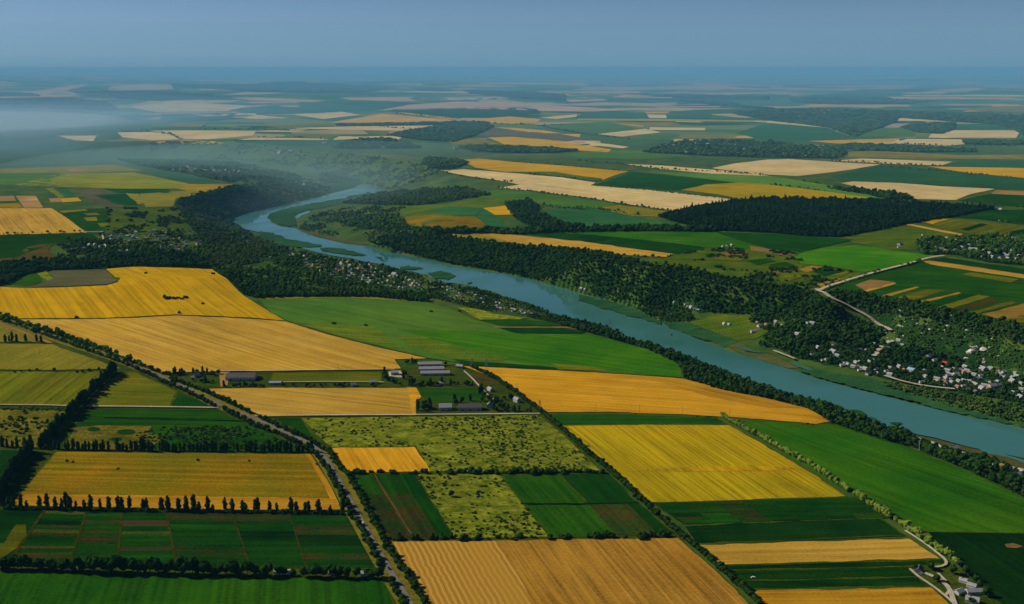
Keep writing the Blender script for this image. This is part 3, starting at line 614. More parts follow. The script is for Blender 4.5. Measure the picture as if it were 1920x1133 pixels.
f('wheat_field', 'wheat', "-40,391 95,391 130,412 162,437 80,439 -40,442", 'tan wheat field at the left edge above the village', 1, "20,395 60,437", .9)
f('cereal_field', 'green', "-40,442 0,441 175,439 187,452 100,457 25,485 -40,487", 'dark green field at the left edge beside the village', 1, None, .65)
f('bare_patch', 'brown', "57,460 100,457 90,469 105,488 0,498 -30,498 -30,487 25,484", 'reddish brown bare slope left of the village', 1, None, 1.3)
f('stubble_field', 'tilled', "30,368 67,368 80,390 45,391", 'pinkish tan plot', 1, None, 1.2)
f('stubble_field', 'tilled', "-30,369 25,368 32,377 -30,379", 'pinkish tan plot at the left edge', 1, None, 1.1)
f('sunflower_field', 'ochre', "-30,384 37,382 42,390 -30,391", 'yellow strip above the left wheat field', 1, None, 1.4)
f('stubble_field', 'tilled', "92,373 112,372 117,379 94,380", 'small pinkish plot beside a yellow plot', 1, None, 1.2)
f('sunflower_field', 'sunflower', "112,373 147,371 155,378 117,380", 'small yellow plot on the left plateau', 1)
f('hay_field', 'olive', "86,354 101,353 121,371 110,372", 'thin olive strip on the left plateau', 1, None, 1.1)
f('beet_field', 'teal', "102,354 127,354 146,371 123,371", 'dark green plot beside the thin olive strip', 1, None, .8)
f('fallow_field', 'grey', "140,355 190,353 215,364 176,367 240,388 200,390 155,370", 'grey green fallow on the left plateau', 1, None, .8)
f('beet_field', 'dark', "190,354 315,355 326,363 225,363", 'dark green strip on the left plateau', 1, None, 1.5)
f('beet_field', 'dark', "177,367 236,364 266,385 206,385", 'dark green block on the left plateau', 1, None, 1.5)
f('hay_field', 'dry', "236,363 260,364 273,381 260,384", 'pale grey green plot on the left plateau', 1, None, 1.2)
f('hay_field', 'dry', "262,364 330,360 400,356 372,366 330,373 325,388 273,389", 'pale olive grass at the lip of the wooded slope', 1, None, 1.1)
f('cereal_field', 'meadow', "-40,324 62,326 125,327 125,351 25,348 -40,345", 'green field on the left plateau', 1, None, 1.0)
f('hay_field', 'olive', "112,326 250,324 350,344 365,354 250,355 125,352 25,348", 'wide olive yellow field on the left plateau', 1, "120,335 350,350", 1.5)
f('hay_field', 'dry', "-40,318 35,316 212,309 270,321 125,326 -40,325", 'pale green grass at the top of the left plateau', 1, None, 1.0)
f('sunflower_field', 'ochre', "320,353 350,346 437,346 450,349 405,359 370,362", 'bright yellow green tip beside the wooded slope', 2, None, 1.5)
f('beet_field', 'teal', "265,324 325,325 425,344 355,345", 'dark green wedge below the far town', 1, None, .8)
f('stubble_field', 'tilled', "122,318 165,317 168,321 135,322", 'small pinkish strip below the river valley', 2, None, 1.1)
f('pasture', 'pasture', "195,391 332,389 345,410 355,434 197,437", 'green pasture with scattered shrubs above the village', 1, None, .8)
f('pasture', 'green', "105,396 195,391 215,396 197,437 160,432", 'dark green plots beside the tan wheat field', 1, None, .8)
for s, st in (("155,401 180,400 190,404 165,405", 'olive'), ("158,409 178,408 182,415 165,416", 'dry'), ("180,420 200,419 205,426 190,427", 'olive'), ("110,397 160,393 165,396 120,400", 'dry')):
    f('field_patch', st, s, 'small pale patch among dark green plots', 2, None, 1.0, 'small pale patches above the left village')
f('meadow', 'pasture', "1290,606 1340,590 1400,592 1440,597 1455,612 1420,635 1380,640 1330,620", 'olive river meadow at the foot of the wooded slope', 1, None, 0.85)

f('hillside', 'pasture', "600,288 640,289 700,293 760,301 800,312 832,322 795,345 745,357 722,352 690,340 660,320 620,308", 'light green gullied hillside behind the river bend', 0, None, .75)
f('hillside', 'pasture', "212,266 340,264 480,273 560,280 600,288 620,308 560,305 480,300 400,297 330,292 250,288 200,280", 'hazy green slope of the far valley', 0, None, .8)
# ------------------------------------------------------------------ distant open plateau
FARF = [('teal', "430,206 500,200 690,205 640,212 480,216"), ('wheat', "620,230 717,214 862,227 755,231"), ('sunflower', "620,231 690,226 770,226 755,231"), ('sunflower', "750,211 862,222 850,225 745,213"), ('sunflower', "870,226 955,219 1015,224 1005,231 960,233 920,232"),
 ('pale', "547,215 640,210 675,216 605,224"), ('pale', "480,216 542,222 480,224 430,220"), ('pale', "545,241 680,237 842,236 840,245 780,246 655,244"), ('olive', "500,237 620,232 630,237 520,243"), ('pale', "440,247 517,245 680,252 630,249"), ('olive', "680,245 730,247 725,254 692,252"),
 ('pale', "480,259 610,260 615,263 440,263"), ('pink', "430,184 480,183 615,190 580,192 480,189"), ('pink', "635,184 790,182 780,191 655,188"), ('pink', "705,208 767,197 855,191 960,192 1050,199 1185,207 1100,210 1020,209 960,206 850,204 780,206"),
 ('meadow', "1010,235 1135,229 1200,242 1120,251 1060,245"), ('sunflower', "1155,231 1205,236 1206,239 1165,234"), ('pale', "1120,252 1210,242 1240,249 1165,257"), ('dry', "1152,230 1260,230 1280,235 1235,239 1200,236"), ('mustard', "1085,223 1260,224 1440,227 1440,229 1250,228 1080,226"), ('teal', "1082,221 1095,210 1210,211 1217,222"), ('pale', "1210,215 1249,216 1250,222 1217,222"), ('teal', "1250,216 1335,215 1330,223 1252,223"), ('pale', "1010,221 1082,215 1080,220 1042,224"),
 ('sunflower', "915,258 960,257 1030,263 1090,272 1146,281 1140,286 1085,283 1000,279 950,274"), ('grey', "890,255 925,241 985,247 1050,252 1105,261 1060,266 1020,261 960,256 915,257"), ('sunflower', "925,239 960,240 1020,245 1055,251 1000,250"), ('pale', "1095,265 1180,276 1168,279 1110,273"), ('pink', "1180,199 1350,200 1350,202 1190,200"), ('pink', "1150,181 1260,183 1260,185 1150,183"), ('pink', "1060,189 1130,186 1140,189 1070,192"),
 ('orange', "1440,271 1560,273 1555,279 1440,277"), ('sunflower', "1515,265 1690,260 1672,267 1570,270"), ('pale', "1672,270 1700,261 1802,262 1810,271 1777,274"), ('pale', "1756,252 1785,245 1902,245 1912,250 1905,259 1770,259"), ('pale', "1681,227 1686,222 1789,224 1790,229"), ('meadow', "1600,257 1645,240 1690,240 1715,249 1713,257"), ('teal', "1790,233 1865,233 1897,242 1790,243"), ('teal', "1440,231 1550,240 1595,257 1560,262 1440,266 1380,250"), ('pale', "1380,226 1440,227 1550,238 1548,240 1440,231"), ('dry', "1590,285 1650,283 1800,292 1940,290 1940,300 1700,298 1590,296"), ('dry', "1780,206 1900,199 1940,200 1940,213"),
 ('pale', "242,202 325,191 470,199 425,209 295,211"), ('pale', "280,246 350,245 480,246 475,255 390,262 345,261 325,254"), ('pale', "220,249 300,248 332,257 337,262 287,264 230,258"), ('pale', "107,255 182,255 175,265 140,264"), ('pale', "360,215 480,213 480,216 380,219"), ('dry', "325,232 390,232 375,239 320,238"), ('pink', "50,174 110,164 165,157 162,162 125,170 75,180"), ('pink', "210,162 262,158 400,160 300,170 200,171"), ('pink', "80,146 120,150 110,151 78,147"), ('pink', "160,149 205,151 200,152 158,151"), ('pink', "1300,157 1480,161 1480,163 1300,160"), ('pink', "1090,164 1360,163 1440,167 1440,169 1300,167 1090,167"), ('pale', "1690,179 1940,179 1940,181 1700,181"), ('teal', "1480,181 1640,172 1700,176 1600,186"), ('pink', "1440,164 1520,166 1520,168 1440,168"),
 ('green', "740,205 1000,200 1015,214 850,222 700,206"), ('teal', "560,192 700,192 760,199 700,208 560,203"), ('meadow', "140,190 220,186 290,188 240,197 170,197"), ('green', "300,215 430,212 480,218 400,228 300,224"), ('meadow', "160,228 230,224 240,234 180,238"), ('green', "440,262 600,265 720,258 720,265 560,274 440,268"), ('meadow', "1060,288 1170,280 1230,284 1300,294 1200,300 1080,296"), ('dry', "830,262 900,259 940,272 850,271")]
for st, s in FARF:
    lab = {'pale': ('pale tan stubble field far off on the hazy plateau', 'stubble fields on the hazy plateau'), 'pink': ('pinkish bare field far off under the haze', 'pinkish fields under the haze'), 'wheat': ('tan wheat field above the thin dark forest belt', None), 'sunflower': ('yellow sunflower field far off on the plateau', 'sunflower fields on the hazy plateau'), 'mustard': ('long thin yellow strip far off on the plateau', None), 'grey': ('grey brown fallow field between two distant yellow fields', None), 'orange': ('brown strip above the far right village', None)}.get(st, ('green field far off on the hazy plateau', 'green fields on the hazy plateau'))
    f('distant_field', st, s, lab[0], 1, None, 1.0, lab[1], rough=.3)

# thin hazy strips packed towards the horizon
rnd = random.Random(5)
for k in range(95):
    y = 150 + 118 * rnd.random() ** 1.25; x = rnd.uniform(-60, 1980); w = rnd.uniform(35, 130) * (1 + (y < 190)); h = (y - 138) * rnd.uniform(.025, .07) + .8; sk = rnd.uniform(-25, 25); tl = rnd.uniform(-2, 2)
    if x < 230 and y > 205: continue
    st = rnd.choice(['pale', 'pale', 'pale', 'pink', 'pink', 'meadow', 'meadow', 'teal', 'sunflower', 'green', 'dry', 'wheat'])
    lab, g = {'pale': ('thin tan strip of field in the haze towards the horizon', 'thin tan strips towards the horizon'), 'wheat': ('thin tan strip of field in the haze towards the horizon', 'thin tan strips towards the horizon'), 'pink': ('thin pinkish strip of field in the haze towards the horizon', 'thin pinkish strips towards the horizon'), 'sunflower': ('thin yellow strip of field in the haze towards the horizon', 'thin yellow strips towards the horizon')}.get(st, ('thin green strip of field in the haze towards the horizon', 'thin green strips towards the horizon'))
    f('distant_field', st, '%f,%f %f,%f %f,%f %f,%f' % (x, y, x + w, y + tl, x + w + sk, y + h + tl, x + sk, y + h), lab, 0, None, 1.0, g, rough=.3)

# ------------------------------------------------------------------ roads, tracks, reeds, water margins
ROAD = "-360,455 -60,575 0,599 75,627 135,647 225,677 295,705 350,730 410,761 475,786 550,820 585,836 605,853 632,897 656,940 681,985 706,1030 731,1072 756,1112 770,1136 795,1185 900,1370"
ribbon('road_verge', ROAD, 24, M_['verge'], 3, 'yellow green grass verge under the two tree rows', 'verge')
ribbon('road', ROAD, 6.6, M_['asphalt'], 5, 'grey asphalt road running diagonally between two tree rows')
TR = M_['track']
for s, w, lab in (("-40,761 80,762 146,764", 3.2, 'pale straight track at the left edge'), ("162,764 280,765 411,767", 3.6, 'pale straight track meeting the road'), ("478,783 600,781 780,780 900,779 1012,778", 3.6, 'pale farm track from the road past the barns'),
    ("302,701 420,698 600,696 720,695 740,695", 3.0, 'thin pale lane along the golden wheat field'), ("520,719 620,718 720,719", 2.6, 'thin lane behind the long farm hedge'), ("870,698 880,706 895,722 905,735 925,752", 3, 'pale farm lane beside the reddish ground'),
    ("1697,998 1716,1010 1736,1023 1752,1036 1766,1047 1779,1058 1778,1063 1768,1066 1745,1067", 3, 'earth track curving round the end of the tree row'), ("1706,1070 1712,1078 1727,1088 1750,1103 1775,1123 1790,1136 1810,1160", 3, 'earth track along the left of the farmyard'), ("1732,1077 1742,1082 1756,1086 1770,1092 1778,1101 1783,1112 1786,1128 1796,1150", 5, 'pale curving drive through the farmyard'), ("1758,1078 1766,1084 1773,1093", 3, 'short branch of the farm drive'), ("1783,1108 1777,1115 1772,1120", 3, 'narrow link between the drive and the earth track'),
    ("1535,548 1545,542 1580,531 1640,513 1700,498 1730,489 1750,484 1770,482", 8, 'pale road along the far bank field to the village'), ("1530,545 1534,551 1545,557 1562,565 1600,583 1640,607 1670,626", 9, 'pale earth road cut into the far wooded slope'),
    ("1652,652 1650,660 1645,667 1638,671", 9, 'short pale lane in the far bank village'), ("1658,708 1670,714 1690,718 1720,725 1755,730 1790,733", 6, 'pale track along the bottom of the far bank village'), ("1450,661 1470,668 1490,677", 6, 'pale causeway beside the backwater'), ("190,436 194,446 197,460 198,467", 5, 'pale street of the left village'), ("130,438 195,437", 6, 'pale lane in front of the left village')):
    ribbon('dirt_track' if w < 5.5 else 'dirt_road', s, w, TR, 6 if w < 5.5 else 7, lab)
REED = M_['reed'] = crop('reeds', 'reed')
def reeds(s, lab, h=3.0):
    o = drape('reed_bed', ground(densify(PE(s), 6)), REED, 0, rough=2.0)
    me = o.data; n = len(me.vertices); co = np.zeros(n * 3, np.float32); me.vertices.foreach_get('co', co); co = co.reshape(-1, 3)
    co[:, 2] = np.maximum(co[:, 2], ZW + .5) + RNG.uniform(.3, 1, n) * 1.5; me.vertices.foreach_set('co', co.ravel()); tag(o, lab, 'reeds', None, 'stuff')
for s, lab in (("485,436 510,440 542,451 570,456 602,462 595,465 567,466 530,462 500,456 484,447", 'low green reed bank on the near side of the bend'), ("597,468 612,467 640,469 665,474 684,480 675,482 655,481 630,477 605,473", 'slim green reed island in the river'), ("504,410 510,402 535,394 560,388 600,381 640,374 665,368 690,362 700,364 660,376 640,383 600,391 575,396 553,404 552,412 556,425 540,427 520,422 508,416", 'broad reed fringe inside the river bend'),
    ("800,515 830,511 855,520 840,528 815,524", 'reed patch beside the river village'), ("745,504 770,501 790,506 775,509 750,508", 'dark marshy tongue beside the village'), ("878,533 884,531 886,535 879,536", 'tiny reed islet close to the gardens'), ("700,483 715,485 727,494 715,492", 'thin reed spit in the river'),
    ("600,345 620,330 650,326 672,332 680,343 660,352 640,357 615,362 606,366", 'pale green reed flat behind the bend'), ("1090,556 1140,568 1180,576 1212,590 1242,606 1240,613 1210,604 1165,592 1120,578 1085,567", 'dark reed fringe at the foot of the wooded slope'), ("1240,596 1285,606 1330,620 1385,640 1360,650 1320,640 1270,624 1245,612", 'green reed bed beside the river meadow'),
    ("1487,693 1520,692 1560,700 1610,708 1660,718 1700,735 1760,755 1830,775 1925,795 1925,803 1865,791 1795,778 1722,760 1672,747 1610,732 1540,713", 'long reed belt below the far bank village'), ("1525,754 1550,757 1578,765 1560,768 1540,764", 'reed tongue on the near bank'), ("1590,772 1617,775 1627,786 1652,794 1640,797 1610,790", 'dark reed point on the near bank'), ("1656,790 1661,789 1665,791 1660,792", 'small dark islet near the reed point'), ("1673,798 1680,796 1688,798 1680,801", 'larger dark islet near the reed point')):
    reeds(s, lab)
f('mud_bank', 'mud', "1662,804 1702,812 1765,824 1817,839 1925,862 1925,885 1870,862 1800,845 1740,830 1690,818", 'brown marshy bank below the near bank village', 1)
f('mud_bank', 'mud', "556,430 575,437 620,450 680,460 695,459 680,455 630,446 590,436 570,428", 'olive muddy shore inside the river bend', 1, None, .9)
f('mud_bank', 'mud', "1360,648 1385,640 1420,660 1445,664 1500,690 1480,692 1440,680 1400,668", 'olive spit between river and backwater', 1)
def pond(s, lab):
    q = ground(densify(P(s), 6)); z = float(ground_z(q).mean()) + 1.2
    tag(drape('backwater', q, M_['water'], zfix=z, res=.02), lab, 'pond', None, 'structure')
pond("1374,649 1400,650 1420,656 1437,663 1420,664 1395,660", 'small backwater pool below the river meadow')
pond("1478,682 1490,681 1515,687 1540,696 1515,697 1495,690", 'small backwater pool below the far bank village')
pond("1833,844 1870,850 1925,866 1925,872 1880,862", 'narrow backwater behind the marshy bank')
pond("135,285 160,286 190,292 185,294 150,289", 'glimpse of the river far up the valley')
pond("553,408 560,402 580,396 582,398 565,405 558,411", 'narrow inlet inside the river bend')

# ------------------------------------------------------------------ trees: prototypes
def lump(bm, c, r, sub, jit):
    g = bmesh.ops.create_icosphere(bm, subdivisions=sub, radius=1.0, matrix=Matrix.Translation(c) @ Matrix.Diagonal((*r, 1)))
    for v in g['verts']:
        v.co += Vector((random.uniform(-1, 1) * r[0], random.uniform(-1, 1) * r[1], random.uniform(-1, 1) * r[2])) * jit
def leaves(bm, c, r, n, s):
    for i in range(n):
        d = Vector((random.gauss(0, 1), random.gauss(0, 1), random.gauss(0, 1))).normalized(); k = random.uniform(.82, 1.16)
        p = c + Vector((d.x * r[0], d.y * r[1], d.z * r[2])) * k
        a = Vector((random.gauss(0, 1), random.gauss(0, 1), random.gauss(0, 1))).normalized() * s * random.uniform(.6, 1.3); b = a.orthogonal().normalized() * s * random.uniform(.5, 1)
        bm.faces.new([bm.verts.new(p + q) for q in (-a - b * .4, a * .2 - b, a + b * .3, -a * .1 + b)])
def crown_bm(kind, detail=2):
    bm = bmesh.new()
    if kind == 'poplar':
        h, w = 14.0, 3.1
        for i in range(7):
            t = i / 6; ww = w * (1.0 - .75 * abs(t - .38) ** 1.3) * random.uniform(.75, 1.1); c = Vector((random.uniform(-.7, .7), random.uniform(-.7, .7), 2.6 + t * (h - 4.2)))
            r = (ww * .85, ww * .85, 1.9); lump(bm, c, r, detail, .2); leaves(bm, c, r, 26 if detail > 1 else 8, .55)
    elif kind == 'shrub':
        for i in range(5):
            c = Vector((random.uniform(-1.5, 1.5), random.uniform(-1.5, 1.5), random.uniform(1.0, 1.9))); r = (random.uniform(1, 1.6), random.uniform(1, 1.6), random.uniform(1, 1.5))
            lump(bm, c, r, detail, .2); leaves(bm, c, r, 18 if detail > 1 else 6, .4)
    elif kind == 'round':
        for i in range(9):
            a = i * 2.4; rr = random.uniform(.6, 2.7) if i else 0
            c = Vector((math.cos(a) * rr, math.sin(a) * rr, random.uniform(3.6, 7.4) if i else 5.6)); q = random.uniform(1.4, 2.3) if i else 3.1; r = (q, q, q * random.uniform(.8, 1.05))
            lump(bm, c, r, detail, .2); leaves(bm, c, r, 30 if detail > 1 else 8, .55)
    elif kind == 'pine':
        for i in range(4):
            t = i / 3; c = Vector((random.uniform(-.3, .3), random.uniform(-.3, .3), 2.5 + t * 8)); q = 3.0 * (1.02 - t * .75); lump(bm, c, (q, q, 2.2), 1, .22)
    return bm
def trunk_bm(h, r, limbs=True):
    bm = bmesh.new()
    bmesh.ops.create_cone(bm, cap_ends=True, segments=7, radius1=r, radius2=r * .45, depth=h, matrix=Matrix.Translation((0, 0, h / 2 - .3)))
    if limbs:
        for i in range(4):
            a = i * 1.7 + random.random(); d = Vector((math.cos(a), math.sin(a), 1.1)).normalized()
            m = Matrix.Translation(Vector((0, 0, h * random.uniform(.45, .7))) + d * h * .2) @ d.to_track_quat('Z', 'Y').to_matrix().to_4x4()
            bmesh.ops.create_cone(bm, cap_ends=False, segments=5, radius1=r * .4, radius2=r * .15, depth=h * .4, matrix=m)
    return bm
def me_of(name, bm, mat):
    me = bpy.data.meshes.new(name); bm.to_mesh(me); bm.free(); me.materials.append(mat); return me
TREES = {}
for kind, ck, mat, th, tr in (('round', 'round', 'leaf', 5.5, .28), ('light', 'round', 'leaf_light', 5.5, .28), ('poplar', 'poplar', 'leaf_poplar', 11, .24), ('shrub', 'shrub', 'leaf', 1.6, .12)):
    TREES[kind] = [(me_of('crown', crown_bm(ck), M_[mat]), me_of('trunk', trunk_bm(th, tr), M_['bark'])) for i in range(5)]
def tree(kind, name, xy, s, label, cat, group=None, sz=None):
    cm, tm = random.choice(TREES[kind]); z = float(ground_z([xy])[0])
    e = empty(name, (xy[0], xy[1], z), random.uniform(0, 6.28), (s, s, s * (sz or random.uniform(.85, 1.2))))
    for n, me in (('crown', cm), ('trunk', tm)):
        o = bpy.data.objects.new(n, me); COL.objects.link(o); o.parent = e
    return tag(e, label, cat, group)
def along(pts, spacing, jit=.25, side=0.0):
    c = ground(open_dense(P(pts) if isinstance(pts, str) else pts, 10)); seg = np.hypot(*np.diff(c, axis=0).T); L = np.concatenate([[0], np.cumsum(seg)])
    out = []; d = spacing * .5
    while d < L[-1]:
        k = min(np.searchsorted(L, d) - 1, len(seg) - 1); k = max(k, 0); t = (d - L[k]) / max(seg[k], 1e-6); out.append(c[k] + (c[k+1] - c[k]) * t + RNG.normal(0, spacing * jit * .6, 2)); d += spacing * random.uniform(1 - jit, 1 + jit)
    return out
def tree_row(kind, name, pts, spacing, size, label, cat, group, var=.2, skip=0.0, jit=.25):
    for p in along(pts, spacing, jit):
        if random.random() < skip: continue
        tree(kind, name, tuple(p), size * random.uniform(1 - var, 1 + var), label, cat, group)

# roadside rows (left and right of the asphalt), in stretches broken by the junctions; the 300 nearest are objects
RS = []
for side, stretches in (('left', ("-10,598 60,622 120,643 225,681 345,735 405,765", "418,770 475,799 540,825 588,853", "592,855 613,884 640,932 665,976 690,1022 713,1066", "733,1096 748,1125 756,1145")),
                        ('right', ("0,591 50,611 120,633 217,668", "229,674 270,689 296,701", "318,712 375,733 420,752 472,778", "486,786 542,811 582,830 618,852 632,875 656,898 681,944 706,992 731,1038 756,1074 781,1108 800,1140"))):
    for s in stretches: RS += [(float(np.hypot(*p)), tuple(p), side) for p in along(s, 6.3, .25)]
RS.sort()
for r, p, side in RS[:296]:
    tree('round', 'roadside_tree', p, .86 * random.uniform(.78, 1.22), 'bushy dark tree in the row along the %s side of the asphalt road' % side, 'roadside tree', 'roadside trees, %s row' % side)
ROADSIDE_REST = np.array([p for r, p, side in RS[296:]])
# poplars and hedges across the left fields
tree_row('poplar', 'poplar_tree', "8,951 160,955 320,958 480,961 640,962", 8.0, .98, 'slim dark poplar in the ragged row below the ochre field', 'poplar', 'poplars below the ochre field', .32, .05, .6)
tree_row('shrub', 'hedge_shrub', "2,955 160,958 480,963 646,965", 3.3, 1.25, 'low dark shrub under the poplar row', 'shrub', 'shrubs under the poplar row', .4, .1)
tree_row('poplar', 'poplar_tree', "98,842 130,844 205,845 320,846 450,847 590,848", 5.0, .92, 'dark poplar in the row above the ochre field', 'poplar', 'poplars above the ochre field', .22, .08, .35)
tree_row('poplar', 'poplar_tree', "0,838 40,839 70,841", 7.0, .95, 'dark poplar in the short row at the left edge', 'poplar', 'poplars at the left edge', .22)
tree_row('poplar', 'poplar_tree', "2,641 22,641 60,642 92,643", 11, .95, 'slim poplar in the sparse row between two tan hay fields', 'poplar', 'poplars between the hay fields', .2, .15, .5)
tree_row('poplar', 'poplar_tree', "-6,948 8,920 24,893 42,868 60,846", 4.6, 1.25, 'tall dark tree in the dense slanting row left of the ochre field', 'poplar', 'slanting row left of the ochre field', .25)
tree_row('poplar', 'poplar_tree', "76,842 100,815 122,793 141,774 160,752 186,726 204,709 219,697", 4.6, 1.2, 'tall dark tree in the dense slanting row between the hay fields', 'poplar', 'slanting row between the hay fields', .25)
tree_row('round', 'field_tree', "0,698 40,697 120,697 175,697 212,698 250,698", 11, .62, 'small dark tree in the gappy row above the olive hay field', 'tree', 'small trees above the olive hay field', .3, .3, .6)
tree_row('round', 'belt_tree', "-8,1067 120,1070 240,1074 360,1077 480,1079", 5.6, 1.5, 'big dark tree in the belt above the deep green cereal field', 'tree', 'trees of the dark belt, wide part', .22)
tree_row('round', 'belt_tree', "486,1079 560,1081 640,1083 712,1085", 8, 1.25, 'dark tree in the thinner end of the belt near the road', 'tree', 'trees of the dark belt, near the road', .3, .12)
tree_row('shrub', 'hedge_shrub', "655,888 720,888 800,888 900,888 1000,888 1140,886", 6.0, 1.6, 'dark bush in the low hedge below the wide scrub field', 'shrub', 'bushes below the wide scrub field', .45, .2, .6)
tree_row('shrub', 'hedge_shrub', "735,1013 850,1012 960,1011 1080,1009 1262,1006", 6.5, 1.6, 'dark bush in the low hedge above the bottom wheat field', 'shrub', 'bushes above the bottom wheat field', .45, .22, .6)
for s in ("880,688 935,716 960,733 1010,772 1058,812 1105,855 1147,889 1196,935 1236,973", ):
    tree_row('round', 'hedge_tree', s, 5.0, .86, 'small dark tree in the dense slanting hedge left of the mustard field', 'tree', 'slanting hedge left of the mustard field', .25)
tree_row('round', 'hedge_tree', "1240,977 1271,1003 1312,1036 1352,1072 1388,1104 1424,1136", 5.0, .86, 'small dark tree in the dense slanting hedge right of the bottom wheat field', 'tree', 'slanting hedge right of the bottom wheat', .25)
tree_row('light', 'willow_tree', "1352,784 1395,806 1436,828 1478,853 1516,873 1560,902 1592,924", 5.2, .95, 'light yellow green tree in the row between mustard and green field', 'tree', 'light trees beside the mustard field', .2)
tree_row('light', 'willow_tree', "1600,930 1648,961 1694,990 1728,1013 1762,1036 1797,1060", 5.4, 1.0, 'light yellow green tree in the row beside the dark strips', 'tree', 'light trees beside the dark strips', .3, .06)
for x, y, s in ((1744, 1068, 1.1), (1786, 1077, 1.1), (1812, 1078, 1.15), (1830, 1090, .9), (1757, 1092, .9), (1836, 1103, .9), (1848, 1118, 1.0), (1800, 1063, .9), (1716, 1072, .8), (1822, 1132, .8)):
    tree('round', 'farmyard_tree', tuple(ground([(x, y)])[0]), s, 'dark round tree among the farmhouses in the bottom corner', 'tree', 'trees in the corner farmyard')
for x, y in ((126, 866), (221, 881), (371, 865), (466, 866), (137, 868), (595, 872)):
    tree('shrub', 'field_bush', tuple(ground([(x, y)])[0]), .9, 'lone dark bush standing in the ochre field', 'shrub', 'lone bushes in the ochre field')
tree('round', 'field_bush', tuple(ground([(846, 932)])[0]), .9, 'big dark bush alone in the pale scrub', 'shrub')
for k in range(8): tree('shrub', 'copse_shrub', tuple(ground([(305 + k * 6 + random.uniform(-2, 2), 561 + random.uniform(-1, 1))])[0]), random.uniform(1.2, 2.2), 'shrub of the small copse in the middle of the yellow field', 'shrub', 'small copse in the yellow field')
for x, y in ((273, 514), (400, 515), (382, 571), (336, 588), (145, 597), (626, 609), (686, 612), (808, 586), (862, 585)):
    tree('shrub', 'field_bush', tuple(ground([(x, y)])[0]), 1.6, 'lone dark bush out in the yellow field or the meadow', 'shrub', 'lone bushes on the rise and the meadow')
# farm trees along the hedges of the farmsteads
for s, n_, sz in (("302,705 330,702 380,703 412,703", 22, .85), ("320,718 360,716 410,716", 12, .8), ("415,724 460,725 520,726 620,725 712,724", 34, .7), ("716,716 760,722 800,722 830,722", 16, .95), ("718,700 722,712", 4, 1.1), ("756,700 760,714", 4, 1.0), ("782,770 796,765 812,770", 9, 1.2), ("850,757 905,752 960,750", 12, .95), ("895,735 910,745 925,758 945,765", 12, 1.0), ("900,768 930,770 970,772 1000,772", 12, .9), ("845,722 900,723", 9, .7), ("755,680 790,681 870,690", 8, .7)):
    pts = P(s)
    for k in range(n_):
        u = random.random() * (len(pts) - 1); i = int(u); a, b = pts[i], pts[i + 1]; t = u - i
        tree(random.choice(['round', 'round', 'poplar']), 'farm_tree', tuple(ground([(a[0] + (b[0] - a[0]) * t + random.uniform(-3, 3), a[1] + (b[1] - a[1]) * t + random.uniform(-2, 2))])[0]), sz * random.uniform(.7, 1.15), 'dark tree among the barns and hedges of the farm', 'tree', 'trees round the barns')

# ------------------------------------------------------------------ woods and scrub, too many to count
STUFF = bpy.data.collections.new('tree_kit')
def kit(name, kinds):
    c = bpy.data.collections.new(name)
    for n, (ck, mat, sc) in enumerate(kinds):
        bm = crown_bm(ck, 1); bmesh.ops.scale(bm, vec=(sc, sc, sc), verts=bm.verts)
        c.objects.link(bpy.data.objects.new(name + '_clump', me_of(name + '_clump', bm, M_[mat])))
    return c
KITS = {'forest': kit('forest', [('round', 'leaf_forest', 1.0)] * 4 + [('round', 'leaf_forest', .8)] * 2), 'slope': kit('slope', [('round', 'leaf_slope', 1.0)] * 4 + [('round', 'leaf_slope', .75)] * 2), 'pine': kit('pine', [('round', 'leaf_pine', .8)] * 4 + [('pine', 'leaf_pine', .9)]), 'scrub': kit('scrub', [('shrub', 'leaf_scrub', 1.0)] * 4),
        'hill': kit('hill', [('round', 'leaf_hill', .8)] * 3 + [('shrub', 'leaf_hill', 1.5)] * 2 + [('round', 'leaf_forest', .9)])}
def scatter_group():
    ng = bpy.data.node_groups.new('scatter', 'GeometryNodeTree'); ng.interface.new_socket('Geometry', in_out='INPUT', socket_type='NodeSocketGeometry')
    ng.interface.new_socket('Kit', in_out='INPUT', socket_type='NodeSocketCollection'); ng.interface.new_socket('Geometry', in_out='OUTPUT', socket_type='NodeSocketGeometry')
    n = ng.nodes; gi = n.new('NodeGroupInput'); go = n.new('NodeGroupOutput'); ip = n.new('GeometryNodeInstanceOnPoints'); ci = n.new('GeometryNodeCollectionInfo')
    ci.inputs['Separate Children'].default_value = True; ci.inputs['Reset Children'].default_value = True; ip.inputs['Pick Instance'].default_value = True
    def attr(name, t): a = n.new('GeometryNodeInputNamedAttribute'); a.data_type = t; a.inputs[0].default_value = name; return [o for o in a.outputs if o.enabled][0]
    cx = n.new('ShaderNodeCombineXYZ'); eu = n.new('FunctionNodeEulerToRotation'); L = ng.links.new
    L(attr('rz', 'FLOAT'), cx.inputs[2]); L(cx.outputs[0], eu.inputs[0]); L(eu.outputs[0], ip.inputs['Rotation']); L(attr('sc', 'FLOAT_VECTOR'), ip.inputs['Scale']); L(attr('pk', 'INT'), ip.inputs['Instance Index'])
    L(gi.outputs[0], ip.inputs['Points']); L(gi.outputs[1], ci.inputs[0]); L(ci.outputs[0], ip.inputs['Instance']); L(ip.outputs[0], go.inputs[0]); return ng
SCAT = scatter_group()
